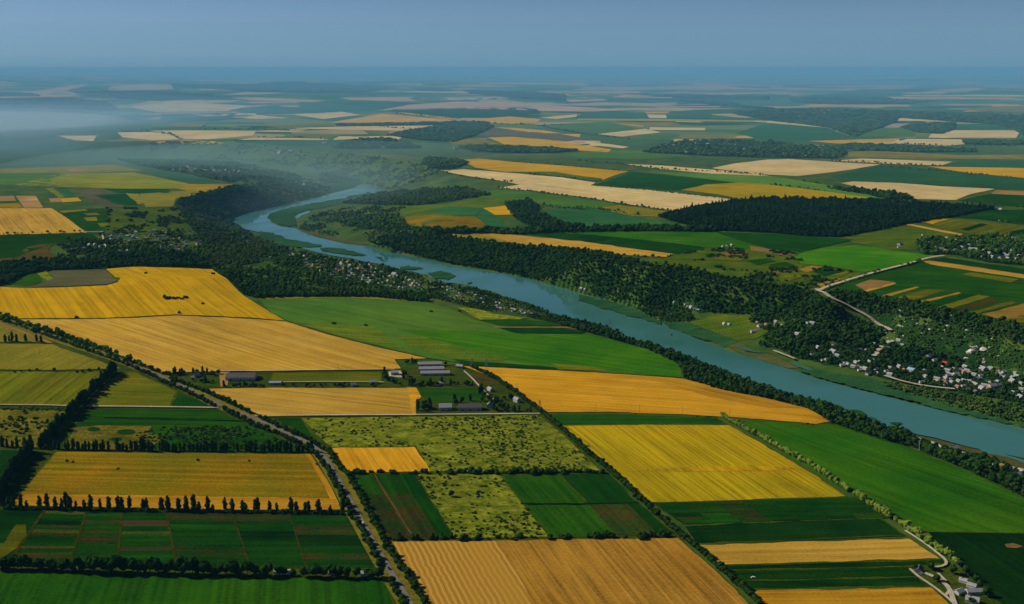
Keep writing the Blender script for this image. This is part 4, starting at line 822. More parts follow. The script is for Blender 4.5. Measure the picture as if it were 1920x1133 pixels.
def instances(name, xy, s, kitname, label, cat, hz=None):
    n = len(xy); z = ground_z(xy); me = bpy.data.meshes.new(name); me.vertices.add(n); me.vertices.foreach_set('co', np.column_stack([xy, z]).astype(np.float32).ravel())
    v = RNG.choice([.55, .7, .85, 1.0, 1.2, 1.45], n) * RNG.uniform(.85, 1.15, n) if kitname != 'scrub' else RNG.uniform(.45, 1.5, n); sc = np.column_stack([s * v, s * v, (hz if hz is not None else s) * v * RNG.uniform(.8, 1.2, n)]).astype(np.float32)
    a = me.attributes.new('sc', 'FLOAT_VECTOR', 'POINT'); a.data.foreach_set('vector', sc.ravel()); a = me.attributes.new('rz', 'FLOAT', 'POINT'); a.data.foreach_set('value', RNG.uniform(0, 6.28, n).astype(np.float32))
    a = me.attributes.new('pk', 'INT', 'POINT'); a.data.foreach_set('value', RNG.integers(0, 64, n).astype(np.int32))
    o = bpy.data.objects.new(name, me); COL.objects.link(o); m = o.modifiers.new('scatter', 'NODES'); m.node_group = SCAT
    m[[i.identifier for i in SCAT.interface.items_tree if i.name == 'Kit'][0]] = KITS[kitname]; return tag(o, label, cat, None, 'stuff')
HOUSES_XY = list(ROAD_CLEAR)
def fill(poly, base, k=.0021, clump=0.0, seed=0):
    """scattered positions inside a world outline, wider apart with distance"""
    r0 = np.hypot(poly[:, 0], poly[:, 1]); th = np.arctan2(poly[:, 0], poly[:, 1]); out = []
    lo, hi = np.log(r0.min()), np.log(r0.max()); rows = lo
    while rows < hi:
        r = math.exp(rows); s = max(base, k * r); tt = np.arange(th.min(), th.max(), s / r); tt = tt + RNG.uniform(-.5, .5, len(tt)) * s / r; rr = r + RNG.uniform(-.5, .5, len(tt)) * s
        out.append(np.stack([rr * np.sin(tt), rr * np.cos(tt), np.full(len(tt), s)], 1)); rows += s / r
    q = np.concatenate(out); q = q[in_poly(q[:, :2], poly)]
    if clump: q = q[fbm(q[:, 0] / 60 + seed, q[:, 1] / 60, 3, seed) + RNG.uniform(-.25, .25, len(q)) > clump]
    return q
def wood(name, s, kitname, label, base=6.5, size=1.0, clump=0.0, floor=True, cat='wood', seed=0, layer=0, tall=1.0, thin=1.0):
    return wood_(name, s, kitname, label, base if kitname == 'scrub' else base * .70, size * (1 if kitname == 'scrub' else .96), clump, floor, cat, seed, layer, tall, thin)
NINST = [0]
def wood_(name, s, kitname, label, base=6.5, size=1.0, clump=0.0, floor=True, cat='wood', seed=0, layer=0, tall=1.0, thin=1.0):
    poly = ground(densify(PE(s), 8)); q = fill(poly, base, clump=clump, seed=seed)
    if thin < 1: q = q[RNG.random(len(q)) < thin]
    NINST[0] += len(q)
    if HOUSES_XY and len(q):
        H = np.array(HOUSES_XY); keep = np.ones(len(q), bool)
        for hx, hy in H:
            dx = q[:, 0] - hx; dy = q[:, 1] - hy; c = 1.0 if hy < 2500 else 1.6; keep &= ~((np.abs(dx) < 6.5 * c) & (dy > -11 * c) & (dy < 6 * c))
        q = q[keep]
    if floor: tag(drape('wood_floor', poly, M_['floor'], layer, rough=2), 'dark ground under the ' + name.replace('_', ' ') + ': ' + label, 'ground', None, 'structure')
    s_ = q[:, 2] / base * size * (1.22 if kitname in ('forest', 'pine', 'slope') else 1.05)
    return instances(name, q[:, :2], s_ * base / 6.5, kitname, label, cat, np.minimum(s_, 1.7 * size) * base / 6.5 * tall)
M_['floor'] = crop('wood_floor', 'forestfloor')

# ------------------------------------------------------------------ houses
def house_bm(w, d, h, rh, eave=.4):
    a = bmesh.new(); bmesh.ops.create_cube(a, size=1, matrix=Matrix.Translation((0, 0, h / 2)) @ Matrix.Diagonal((w, d, h, 1)))
    for sx in (-1, 1):      # gables
        x = sx * w / 2; a.faces.new([a.verts.new(p) for p in ((x, -d / 2, h), (x, d / 2, h), (x, 0, h + rh))])
    b = bmesh.new(); x = w / 2 + eave; y = d / 2 + eave; zl = h - rh * eave / (d / 2); t = .22
    top = [b.verts.new(p) for p in ((-x, -y, zl + t), (x, -y, zl + t), (x, 0, h + rh + t), (-x, 0, h + rh + t), (x, y, zl + t), (-x, y, zl + t))]
    bot = [b.verts.new(p) for p in ((-x, -y, zl), (x, -y, zl), (x, 0, h + rh + .004), (-x, 0, h + rh + .004), (x, y, zl), (-x, y, zl))]
    b.faces.new(top[:4]); b.faces.new([top[3], top[2], top[4], top[5]]); b.faces.new(bot[3::-1]); b.faces.new([bot[5], bot[4], bot[2], bot[3]])
    b.faces.new([bot[0], bot[1], top[1], top[0]]); b.faces.new([bot[4], bot[5], top[5], top[4]])
    b.faces.new([bot[1], bot[2], top[2], top[1]]); b.faces.new([bot[2], bot[4], top[4], top[2]]); b.faces.new([bot[3], bot[0], top[0], top[3]]); b.faces.new([bot[5], bot[3], top[3], top[5]])
    return a, b
def box_bm(c, s):
    bm = bmesh.new(); bmesh.ops.create_cube(bm, size=1, matrix=Matrix.Translation(c) @ Matrix.Diagonal((*s, 1))); return bm
def farm_house(name, px, w, d, h, rh, rz, wall, roof, label, cat='house', doors=1, wins=3, chimney=False):
    xy = ground([px])[0]; e = empty(name, (xy[0], xy[1], float(ground_z([xy])[0]) + .3), rz); a, b = house_bm(w, d, h, rh)
    bm_obj('wall', a, M_[wall], e); r = bm_obj('roof', b, M_[roof], e)
    if chimney: bm_obj('chimney', box_bm((w * .2, .5, h + rh + .2), (.7, .7, 1.6)), M_['tile_roof'], r)
    for k in range(doors): bm_obj('door', box_bm((-w / 2 + w * (k + .5) / doors + .9, -d / 2 - .03, min(1.1, h * .4)), (min(2.6, w / (doors + 2)) if h > 3.4 else 1.0, .1, min(2.2, h * .8))), M_['door'], e)
    for k in range(wins):
        x = -w / 2 + w * (k + .5) / wins - .9
        q = bm_obj('window', box_bm((x, -d / 2 - .04, h * .6), (1.2, .12, min(1.2, h * .34))), M_['white_paint'], e); bm_obj('pane', box_bm((x, -d / 2 - .11, h * .6), (1.0, .06, min(1.0, h * .28))), M_['glass'], q)
    HOUSES_XY.append(tuple(xy)); return tag(e, label, cat)
R_ = math.radians
fh = farm_house
fh('farmhouse', (1723, 1073), 9.5, 7.5, 3.2, 3.0, R_(62), 'white_wall', 'dark_roof', 'white farmhouse with dark roof at the end of the drive', chimney=True)
fh('cottage', (1806, 1093), 7.5, 5, 2.8, 2.2, R_(140), 'white_wall', 'pale_roof', 'small white cottage between two dark farmyard trees', chimney=True)
fh('shed', (1822, 1102), 8.5, 6, 2.8, 2.0, R_(140), 'cream_wall', 'slate', 'grey roofed shed in the middle of the corner farm', 'shed')
fh('barn', (1831, 1113), 21, 7, 3.2, 2.2, R_(4), 'white_wall', 'slate', 'long grey roofed barn in the corner farm', 'barn', 2, 5)
fh('shed', (1798, 1114), 9, 6.5, 3.2, 2.0, R_(30), 'white_wall', 'slate', 'white walled shed by the bend of the farm drive', 'shed')
fh('farmhouse', (1823, 1130), 12, 8, 3.4, 3.0, R_(150), 'white_wall', 'pale_roof', 'pale roofed house at the bottom of the corner farm', chimney=True)
fh('barn', (806, 686), 41, 11, 4.0, 3.0, R_(4), 'white_wall', 'slate', 'upper one of three long grey barns', 'barn', 3, 9)
fh('barn', (809, 695), 42, 11, 4.0, 3.0, R_(4), 'white_wall', 'pale_roof', 'middle one of three long barns, with the palest roof', 'barn', 3, 9)
fh('barn', (816, 703), 48, 11, 4.0, 3.0, R_(3), 'white_wall', 'slate', 'lower one of three long grey barns', 'barn', 3, 9)
fh('barn', (881, 768), 35, 15, 5.0, 4.2, R_(2), 'white_wall', 'dark_roof', 'large dark roofed barn beside the farm track', 'barn', 3, 7)
fh('barn', (835, 768), 19, 14, 5.0, 4.4, R_(5), 'white_wall', 'slate', 'grey roofed barn between the two farm tree groups', 'barn', 2, 4)
fh('farmhouse', (918, 764), 9, 7, 4.5, 3.2, R_(80), 'white_wall', 'slate', 'tall white house right of the large dark barn', chimney=True)
fh('farmhouse', (969, 754), 10, 7, 4.5, 3.2, R_(130), 'white_wall', 'pale_roof', 'white house in the dark trees by the slanting hedge', chimney=True)
fh('cottage', (919, 733), 11, 6, 3.4, 2.4, R_(120), 'white_wall', 'pale_roof', 'white cottage on the lane behind the green field')
fh('barn', (453, 710), 47, 26, 5.0, 4.5, R_(1), 'cream_wall', 'dark_roof', 'very large dark roofed barn at the edge of the golden wheat', 'barn', 3, 8)
fh('shed', (517, 721), 20, 7, 3.6, 1.5, R_(3), 'white_wall', 'blue_roof', 'long shed with a pale blue roof in the hedge', 'shed')
fh('cottage', (662, 725), 8, 7, 3.6, 2.4, R_(30), 'white_wall', 'pale_roof', 'tiny white cottage in front of the farm hedge')
fh('shed', (740, 703), 13, 9, 5.0, 2.0, R_(10), 'cream_wall', 'pale_roof', 'pale hall in the concrete yard', 'shed')
fh('cottage', (367, 707), 13, 9, 4.0, 3.0, R_(60), 'white_wall', 'slate', 'white house half hidden in the orchard by the road')
fh('cottage', (828, 722), 12, 7, 3.6, 2.4, R_(8), 'white_wall', 'slate', 'white cottage under the trees below the three barns')
fh('shed', (700, 720), 10, 7, 4.0, 2.4, R_(10), 'cream_wall', 'slate', 'grey shed in the trees left of the concrete yard', 'shed')
fh('shed', (862, 690), 12, 7, 3.6, 2.4, R_(-20), 'white_wall', 'slate', 'small shed right of the three long barns', 'shed')
for px, w, lab in (((487, 1074), 8, 'low white shed under the left end of the thin tree belt'), ((530, 1076), 17, 'long low white shed in the tree belt'), ((622, 1077), 6, 'small cream shed in the tree belt'), ((685, 1079), 9, 'low white shed in the belt near the road'), ((128, 1068), 8, 'tan shed in the thick part of the tree belt')):
    fh('shed', px, w, 6, 3.0, 1.0, R_(2), 'cream_wall', 'pale_roof', lab, 'shed', 1, 2)

HKIT = []
for i, (wall, roof) in enumerate((('white_wall', 'slate'), ('white_wall', 'pale_roof'), ('cream_wall', 'slate'), ('white_wall', 'tile_roof'), ('white_wall', 'pale_roof'), ('cream_wall', 'pale_roof'), ('white_wall', 'red_roof'), ('white_wall', 'blue_roof'))):
    a, b = house_bm(8 + i % 3 * 1.5, 6.5, 3.0, 2.3); HKIT.append((me_of('wall', a, M_[wall]), me_of('roof', b, M_[roof])))
VH = []      # every village house: x, y, kind, size, village
def village(vid, pts=(), poly=None, n=0, size=1.0, kinds=(0, 1, 1, 2, 3, 4, 5)):
    px = [p[:2] for p in pts]; ks = [p[2] if len(p) > 2 else random.choice(kinds) for p in pts]; ss = [p[3] if len(p) > 3 else 1.0 for p in pts]
    if poly:
        q = P(poly); a = np.array(q); lo, hi = a.min(0), a.max(0); got = 0; tries = 0
        while got < n and tries < 20000:
            tries += 1; c = RNG.uniform(lo, hi)
            if in_poly(c[None], a)[0] and all((c[0] - u[0]) ** 2 + 6 * (c[1] - u[1]) ** 2 > 60 * size for u in px[-400:]): px.append(tuple(c)); ks.append(random.choice(kinds)); ss.append(1.0); got += 1
    for c, k, s in zip(ground(px), ks, ss): VH.append((c[0], c[1], k, s * size * random.uniform(.62, 1.0), vid)); HOUSES_XY.append(tuple(c))
Z8 = [(100,180),(60,170),(300,160),(340,160),(220,245),(490,325),(375,345),(490,380,4,1.4),(330,400),(410,440),(440,435),(520,405),(515,380),(690,360),(740,360),(790,315,7),(910,310),(935,300),(890,350),(980,290),(1005,325),(1020,320),(660,455),(690,455),(760,455,1,1.4),(795,430),(640,490),(665,490),(690,515),(730,505,1,1.3),(750,545),(820,535),(915,495),(955,508,6,1.3),(1020,510),(1070,490),(1075,520,7,1.3),(1070,570),(1130,540),(1160,555),(1190,530),(1250,440),(1205,415,1,2.0),(1327,465,6,1.0),(1345,520,1,1.4),(1390,505),(1380,550),(1410,545),(1430,515),(1480,495,1,1.4),(1500,500),(1620,455),(1610,510,1,1.5),(1640,505),(1670,505),(1260,600),(1240,605),(1300,580),(1320,600),(1340,610),(1370,580),(1440,555),(1470,595),(1510,595),(1550,630,1,1.4),(1560,580),(1590,575),(1420,640),(1640,600),(1680,640,1,1.5),(1660,655),(1770,530),(1780,650),(1830,605,1,1.5),(1865,560),(1905,620),(1900,655),(1890,720,1,1.4),(1215,470),(600,470),(580,460),(560,480)]
village('slope', [(1440 + p[0] / 4, 567 + p[1] / 4) + tuple(p[2:]) for p in Z8], "1590,690 1640,688 1740,688 1830,690 1920,702 1920,745 1850,738 1760,728 1660,706", 45)
village('meadow', [(1290, 575), (1296, 578), (1302, 580), (1308, 583), (1286, 572), (1264, 569), (1358, 609), (1367, 610), (1425, 613, 1, 1.5), (1437, 611), (1413, 624, 1, 1.3), (1462, 612), (1420, 606), (1455, 605), (1523, 608), (1516, 607), (1097, 544), (1090, 542, 3)], None)
Z3 = [(1270,215),(1325,220),(1345,232,1,1.5),(1310,215),(1400,240),(1440,262),(1515,275,5,1.5),(1500,298),(1480,265),(1580,315),(1620,340),(1640,330),(1690,345),(1700,360),(1780,375,3,1.5),(1840,400),(1870,415,1,1.3),(1890,400,1,1.2),(1855,385),(1725,365),(1560,300),(1535,310),(1905,395)]
village('strip', [(1280 + p[0] / 2.981, 753 + p[1] / 2.981) + tuple(p[2:]) for p in Z3], None)
village('river', [(507, 485, 1, 1.4), (640, 497, 5, 1.4), (652, 494, 3, 1.4), (695, 497, 3, 1.5), (690, 494), (740, 517, 1, 1.8), (745, 519), (566, 504), (627, 513), (612, 512), (660, 514), (598, 504)], "540,470 600,482 680,494 735,512 790,528 800,546 740,540 660,528 590,508 545,492", 115, .95)
village('gardens', [(830, 540), (820, 534, 5), (835, 533), (845, 540)], "805,530 850,535 900,552 960,572 1010,590 1000,597 940,583 880,570 820,556", 60, .62)
village('left', [(200, 440, 5, 1.5), (210, 446, 0, 2), (225, 448, 0, 2.5), (250, 447, 2, 2.5), (290, 434, 1, 1.6), (283, 454, 1, 1.6), (328, 471, 1, 2), (375, 454, 1, 1.6), (336, 440), (303, 466), (168, 461, 1, 2), (178, 461, 1, 1.6), (155, 468, 2, 2), (140, 470, 2, 2), (190, 463, 5, 2), (225, 473, 0, 2), (240, 473, 0, 2), (456, 434, 1, 1.5), (466, 454, 5, 1.5), (132, 487, 7, 1.5), (155, 486, 1, 1.5)], "200,438 300,434 355,438 380,455 375,475 330,476 280,462 240,456 205,450", 60, .85)
village('plateau', [(1742, 458, 1, 1.0), (1755, 466, 5, 1.3), (1763, 469, 5, 1.4), (1772, 471, 3, 1.2), (1790, 470, 1, 1.0), (1809, 470), (1687, 460, 1, 1.2), (1686, 465, 1, 1.0), (1731, 442, 1, 1.0), (1775, 448), (1776, 459), (1828, 448), (1910, 463, 7, 1.4), (1875, 416, 1, 1.0), (1364, 462, 1, 1.0), (1372, 462), (1355, 464), (1876, 394, 1, 1.0)], "1790,448 1930,445 1930,497 1850,490 1790,474", 48, 1.1)
village('town', [], "300,311 330,314 400,316 395,323 340,323 305,318", 34, 2.0, (1, 1, 4, 5)); village('town', [], "230,303 420,308 470,330 600,345 560,350 480,330 300,312", 60, 1.4)
village('farvillage', [], "1210,284 1260,272 1350,270 1440,275 1580,290 1570,296 1440,294 1330,291", 90, 1.6); village('hillvillage', [], "640,276 660,266 700,262 740,268 770,276 700,279", 46, 1.6); village('hillvillage', [(607, 271, 1, 2.5), (622, 273, 1, 2), (855, 280, 1, 3), (525, 289, 3, 2.5), (545, 286, 3, 2.5), (570, 291, 1, 2)]); village('farwood', [], "1510,207 1590,206 1600,213 1520,215", 34, 2.2)
VL = {'slope': ('whitewashed village house among dark trees below the far wooded slope', 'houses of the far bank village'), 'meadow': ('small white house near the river meadow at the foot of the wooded slope', 'houses by the river meadow'), 'strip': ('white house in the strip between green field and river at the right edge', 'houses of the near bank strip'),
      'river': ('small house among trees of the village inside the river bend', 'houses of the river bend village'), 'gardens': ('tiny pale summer house in the riverside gardens', 'summer houses in the riverside gardens'), 'left': ('pale house of the village on the left plateau', 'houses of the left plateau village'), 'plateau': ('pale house of the village at the right edge of the far plateau', 'houses of the far plateau village')}
VH.sort(key=lambda h: math.hypot(h[0], h[1]) / h[3]); rest = []
for i, (x, y, k, s, vid) in enumerate(VH):
    if i >= 300 or vid not in VL: rest.append((x, y, k, s)); continue
    z = float(ground_z([(x, y)])[0]) + .2; e = empty('village_house', (x, y, z), random.choice([0, 1.57]) + random.uniform(-.4, .4) + .5, s)
    for n_, me in (('wall', HKIT[k][0]), ('roof', HKIT[k][1])): o = bpy.data.objects.new(n_, me); COL.objects.link(o); o.parent = e
    lab, g = VL[vid]
    if k == 6: lab, g = (lab.replace('house', 'red roofed house', 1), g + ', red roofs')
    if k == 7: lab, g = (lab.replace('house', 'blue roofed house', 1), g + ', blue roofs')
    tag(e, lab, 'house', g)
big = bmesh.new(); mats = ['white_wall', 'pale_roof', 'slate', 'tile_roof']
for x, y, k, s in rest:
    z = float(ground_z([(x, y)])[0]) + .2; a, b = house_bm(12, 8, 3.6, 3.0); Mx = Matrix.Translation((x, y, z)) @ Matrix.Rotation(random.uniform(0, 3.1), 4, 'Z') @ Matrix.Scale(s, 4)
    for part, mi in ((a, 0), (b, random.choice([1, 1, 1, 2, 3]))):
        part.transform(Mx); me = bpy.data.meshes.new('t'); part.to_mesh(me); part.free(); n0 = len(big.faces); big.from_mesh(me); big.faces.ensure_lookup_table(); bpy.data.meshes.remove(me)
        for fc in big.faces[n0:]: fc.material_index = mi
tag(bm_obj('distant_houses', big, [M_[m] for m in mats]), 'tiny pale houses of the farthest villages', 'houses', None, 'stuff')

# ------------------------------------------------------------------ woods
wood('riverside_wood', "1040,596 1100,608 1145,620 1185,639 1235,655 1285,676 1335,691 1385,711 1440,731 1487,747 1522,755 1577,770 1620,790 1660,804 1700,815 1740,832 1700,838 1660,827 1602,809 1560,794 1515,768 1440,749 1360,734 1285,713 1272,684 1210,655 1150,638 1100,623 1050,612", 'slope', 'narrow dark wood on the near river bank', clump=-.42, tall=1.0)
wood('riverside_wood', "1700,826 1745,842 1800,850 1860,868 1930,893 1930,940 1870,908 1815,885 1760,862 1727,848", 'slope', 'dark trees round the near bank houses', clump=-.35)
wood('riverside_wood', "1560,760 1590,773 1630,788 1650,797 1620,792 1580,778", 'scrub', 'low bushes on the near reed point', 4, clump=-.2, floor=False)
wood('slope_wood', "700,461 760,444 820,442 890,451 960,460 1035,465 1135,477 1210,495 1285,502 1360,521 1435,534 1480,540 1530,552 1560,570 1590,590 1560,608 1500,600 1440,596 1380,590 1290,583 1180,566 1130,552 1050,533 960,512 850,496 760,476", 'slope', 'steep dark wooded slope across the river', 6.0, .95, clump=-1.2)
wood('slope_wood', "1500,600 1560,608 1600,590 1665,625 1640,640 1600,660 1560,640 1500,650 1470,640 1450,615", 'slope', 'dark wood in the ravine left of the hill road', clump=-.5)
wood('bank_scrub', "900,503 960,509 1000,518 1050,528 1130,547 1180,562 1290,581 1300,600 1250,608 1212,592 1180,577 1140,564 1100,554 1050,539 1000,526 950,514", 'slope', 'dark low growth between the wooded slope and the water', 5.5, .7, clump=-1.2)
wood('slope_scrub', "1540,550 1600,552 1680,564 1760,579 1830,594 1920,616 1960,630 1960,700 1880,690 1780,672 1700,655 1672,630 1640,607 1600,582 1560,562", 'hill', 'scrubby sunlit slope with pale rocks right of the hill road', 6.0, .9, clump=-.2, floor=True)
wood('slope_wood', "1545,550 1600,551 1680,563 1760,578 1830,592 1925,614 1925,650 1830,625 1740,600 1650,590 1590,572", 'slope', 'dark wood along the upper edge of the right slope', clump=-.3, floor=False)
wood('village_trees', "1450,650 1520,640 1600,655 1680,640 1780,672 1925,704 1925,760 1850,745 1760,732 1660,712 1590,690 1520,678 1480,668", 'slope', 'dark garden trees between the far bank village houses', 6.5, .9, clump=-.42)
wood('poplar_wood', "1650,716 1760,735 1925,764 1925,797 1830,776 1760,756 1690,736 1655,725", 'hill', 'rounded grey green trees behind the long reed belt', 7, .95, clump=-.45, floor=False)
wood('bank_trees', "1180,572 1290,590 1310,600 1285,606 1230,592 1170,574", 'hill', 'grey green willows along the far bank', 7, .8, clump=-.3, floor=False)
wood('meadow_trees', "1400,600 1450,598 1510,605 1530,640 1480,655 1420,650 1440,625", 'slope', 'loose dark trees beside the river meadow', 8, .85, clump=.0, floor=False)
wood('bend_wood', "690,455 750,442 860,438 960,436 1040,437 960,441 870,435 822,441 760,446", 'forest', 'dark wood at the nose of the far bank', floor=True)
wood('tree_belt', "780,433 850,433 960,433 1040,427 1100,429 1250,428 1345,432 1340,436 1200,435 1060,437 960,437 850,440 780,441", 'slope', 'long dark tree belt on the far plateau', 6.5, 1.1, clump=-.6)
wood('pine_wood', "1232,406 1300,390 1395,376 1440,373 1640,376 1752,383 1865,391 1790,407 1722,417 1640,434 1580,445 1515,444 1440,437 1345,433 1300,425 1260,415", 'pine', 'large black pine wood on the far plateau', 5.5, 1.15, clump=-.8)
wood('copse', "945,384 985,377 1010,384 1005,398 1030,410 1060,424 1100,428 1020,430 985,420 960,406", 'slope', 'dark copse winding between the bend fields', clump=-.5)
wood('copse', "1548,354 1620,358 1690,367 1712,374 1660,374 1600,362", 'slope', 'dark bushes on the yellow green strip', clump=-.4, floor=False)
wood('bend_scrub', "560,430 585,405 640,392 720,388 760,390 740,410 770,430 690,456 640,448 590,438", 'hill', 'scrubby trees on the inner shore of the bend', 7, .8, clump=.04, floor=False)
wood('bend_wood', "630,416 700,406 745,405 770,430 745,434 680,430", 'forest', 'dark wood on the tip of the bend plateau', clump=-.4)
wood('bend_wood', "640,382 720,362 800,356 870,352 922,366 870,374 800,384 760,386 700,384", 'hill', 'wooded hill flank behind the bend', clump=-.4)
wood('bend_wood', "690,455 770,430 850,432 820,441 750,444", 'forest', 'dark wooded dip above the river nose', clump=-.5)
wood('valley_slope_scrub', "600,345 680,342 722,356 760,354 820,330 850,318 830,316 760,306 690,292 640,288 600,290 580,310 600,325", 'hill', 'hazy scrubby hillside behind the river bend', 8, .8, clump=.14, floor=False)
wood('valley_slope_wood', "340,266 480,273 560,282 620,300 600,318 480,304 400,299 330,292 250,284 215,270", 'hill', 'hazy wooded slope of the far valley', 7, .8, clump=.1, floor=False)
wood('plateau_wood', "800,298 830,298 880,305 850,318 820,318 790,308", 'forest', 'dark wood at the top of the hillside behind the bend', clump=-.5)
wood('bluff_wood', "330,377 370,366 425,353 458,349 480,356 540,382 480,393 432,408 425,412 395,405 350,392", 'slope', 'steep shaded wooded bluff above the river bend', 6.0, clump=-.9)
wood('bend_village_trees', "455,338 490,325 560,340 625,350 610,364 540,381 480,358 450,350", 'forest', 'trees among the houses on the spit behind the bluff', 7, .8, clump=-.05, floor=False)
wood('town_trees', "220,300 330,302 440,306 520,322 600,342 560,348 470,332 430,344 330,324 260,312", 'forest', 'hazy trees round the far town', 8, .8, clump=-.08, floor=False)
wood('shore_wood', "330,378 350,393 400,410 432,414 455,432 480,446 540,468 600,484 560,500 500,490 440,500 395,498 385,470 365,440 345,410", 'hill', 'loose wood on the slope down to the river bend', 7, .95, clump=-.2, floor=True)
wood('river_village_trees', "440,500 500,490 545,470 600,484 680,496 735,506 790,520 800,567 700,556 640,557 560,556 480,558 425,524 400,508", 'forest', 'dark trees of the village inside the river bend', 7.0, .85, clump=-.06, floor=False)
wood('river_village_wood', "400,508 480,528 600,548 700,553 800,556 802,568 700,558 560,558 480,560 455,552 425,524", 'slope', 'dense dark wood below the river village', clump=-.6)
wood('garden_trees', "800,528 860,536 930,553 1000,575 1060,600 1100,612 1060,610 1000,598 930,588 870,575 805,562", 'slope', 'dark small trees of the riverside gardens', 6, .6, clump=-.1, floor=False)
wood('side_valley_wood', "-40,500 0,497 110,488 200,484 330,477 392,486 402,503 340,502 250,500 196,504 90,508 66,512 45,517 22,530 0,537 -40,537", 'slope', 'dark wood in the side valley behind the yellow field', clump=-.6)
wood('left_village_trees', "95,458 200,436 300,432 360,434 392,470 390,487 330,479 200,484 110,484", 'forest', 'garden trees of the left plateau village', 7, .8, clump=.02, floor=False)
wood('pasture_shrubs', "197,392 332,390 345,410 354,433 198,436", 'scrub', 'scattered shrubs on the green pasture', 8, 1.4, clump=.33, floor=False, cat='shrubs')
wood('plateau_village_trees', "1715,455 1790,446 1930,442 1930,499 1850,492 1790,478 1730,478", 'forest', 'dark garden trees of the far plateau village', 7, .9, clump=-.25)
wood('patch_shrubs', "1262,480 1330,466 1440,469 1500,476 1500,495 1560,503 1600,512 1540,545 1435,532 1360,518 1285,498", 'scrub', 'scattered bushes on the patchwork above the slope', 8, 1.3, clump=.34, floor=False, cat='shrubs')
wood('distant_wood', "725,254 792,242 870,230 905,229 924,239 890,255 850,267 780,262", 'forest', 'dark teardrop shaped wood on the far plateau', clump=-.9)
wood('distant_wood', "630,234 755,232 870,229 870,233 755,236 640,238", 'forest', 'thin dark wood strip behind the teardrop wood', clump=-.7)
wood('distant_wood', "860,277 900,274 960,276 1040,279 1085,284 1040,287 960,288 890,285", 'forest', 'dark wood below the distant yellow field', clump=-.7)
wood('distant_wood', "625,279 640,270 680,263 720,261 760,270 790,278 740,280", 'forest', 'trees of the hill village above the valley', 8, clump=-.2)
wood('distant_wood', "1202,287 1260,268 1350,263 1440,267 1580,280 1590,288 1570,298 1440,296 1330,293", 'forest', 'trees of the far village on the right', 8, .9, clump=-.15)
wood('distant_wood', "1552,277 1600,271 1640,272 1602,280", 'forest', 'small wood right of the far village', clump=-.6, floor=False)
wood('distant_wood', "1604,272 1702,274 1704,286 1602,283", 'forest', 'square plantation on the far plateau', clump=-.8)
wood('distant_wood', "1707,276 1760,277 1830,281 1830,286 1707,286", 'forest', 'second plantation beside the square one', clump=-.1)
wood('distant_wood', "1805,264 1940,265 1940,273 1808,271", 'forest', 'dark wood strip at the right edge of the far plateau', clump=-.8)
wood('distant_forest', "1440,206 1590,206 1690,210 1940,217 1940,262 1912,250 1897,243 1865,233 1790,229 1686,222 1681,228 1660,237 1602,257 1552,240 1440,226 1370,213", 'forest', 'broad dark forest under the haze on the right', clump=-.8)
wood('distant_forest', "1715,233 1790,230 1790,243 1765,252 1715,248 1690,239", 'forest', 'dark forest tongue between two far fields', clump=-.8)
wood('distant_forest', "1260,188 1335,190 1410,200 1470,206 1400,203 1330,196", 'forest', 'thin blue forest strip far off', clump=-.8)
wood('distant_forest', "1180,177 1300,178 1440,182 1440,188 1300,186", 'forest', 'blue forest line near the horizon on the right', clump=-.8)
wood('distant_forest', "320,158 480,159 530,152 580,156 655,159 717,162 735,167 680,174 580,174 480,173 380,166 325,167", 'forest', 'long blue forest near the horizon on the left', clump=-.9)
wood('distant_forest', "767,164 830,165 842,171 790,171", 'forest', 'short blue forest near the horizon', clump=-.9)
wood('distant_forest', "865,169 960,171 1060,178 1060,190 960,184 880,176", 'forest', 'blue forest patch near the middle of the horizon', clump=-.4)
wood('distant_forest', "-30,186 130,184 200,192 222,206 150,214 90,224 20,228 -30,226", 'forest', 'blue forested hill behind the valley mist', clump=-.7)
wood('distant_forest', "-30,174 70,177 72,181 -30,182", 'forest', 'blue forest edge at the far left', clump=-.9)
wood('distant_forest', "130,172 310,170 440,184 300,190 180,184", 'forest', 'blue woods between pale far fields', clump=-.35)
wood('distant_forest', "200,222 260,216 300,219 260,226", 'forest', 'small blue wood on the left plateau', clump=-.6)
wood('distant_forest', "1480,186 1540,182 1640,184 1760,190 1700,196 1560,196 1490,192", 'forest', 'broken blue woods far off on the right', clump=-.2)

instances('far_roadside_trees', ROADSIDE_REST, np.full(len(ROADSIDE_REST), 1.05), 'forest', 'dark trees along the farthest stretch of the asphalt road', 'trees')
# ------------------------------------------------------------------ hedgerows of the plateau: lines of small trees
lines = ["935,353 1000,360 1100,373 1200,389 1277,399", "820,321 870,332 930,340 960,342", "1110,349 1210,357 1310,368 1395,377", "960,324 1040,332 1110,340 1130,341", "960,304 1040,310 1120,317 1180,323", "1080,302 1160,308 1240,318 1360,324 1440,330", "1500,340 1565,349 1630,360 1710,374", "1640,312 1765,321 1850,329 1940,338", "1560,303 1620,305 1690,309 1780,313", "1440,347 1500,353 1550,360", "1010,397 1020,386 1047,391 1110,391 1160,397", "690,235 740,241 790,243 850,241", "640,234 760,233 860,229", "1060,235 1000,235 1060,246 1100,253 1180,262", "1690,271 1740,273 1800,274 1860,275 1940,276", "340,262 320,253 280,248 220,248", "360,245 420,243 480,244 560,243", "0,440 60,438 110,437 160,436", "1790,391 1860,386 1940,392", "1840,412 1940,425", "1545,541 1580,530 1640,512 1700,497 1725,491", "1100,478 1150,480 1210,484 1262,482", "1400,516 1440,526 1480,534", "480,258 560,259 610,262", "1000,235 940,233 880,228", "740,213 800,219 862,223", "1370,322 1390,326 1440,328", "1130,394 1150,397 1180,402 1200,405", "1020,385 1060,391 1100,394"]
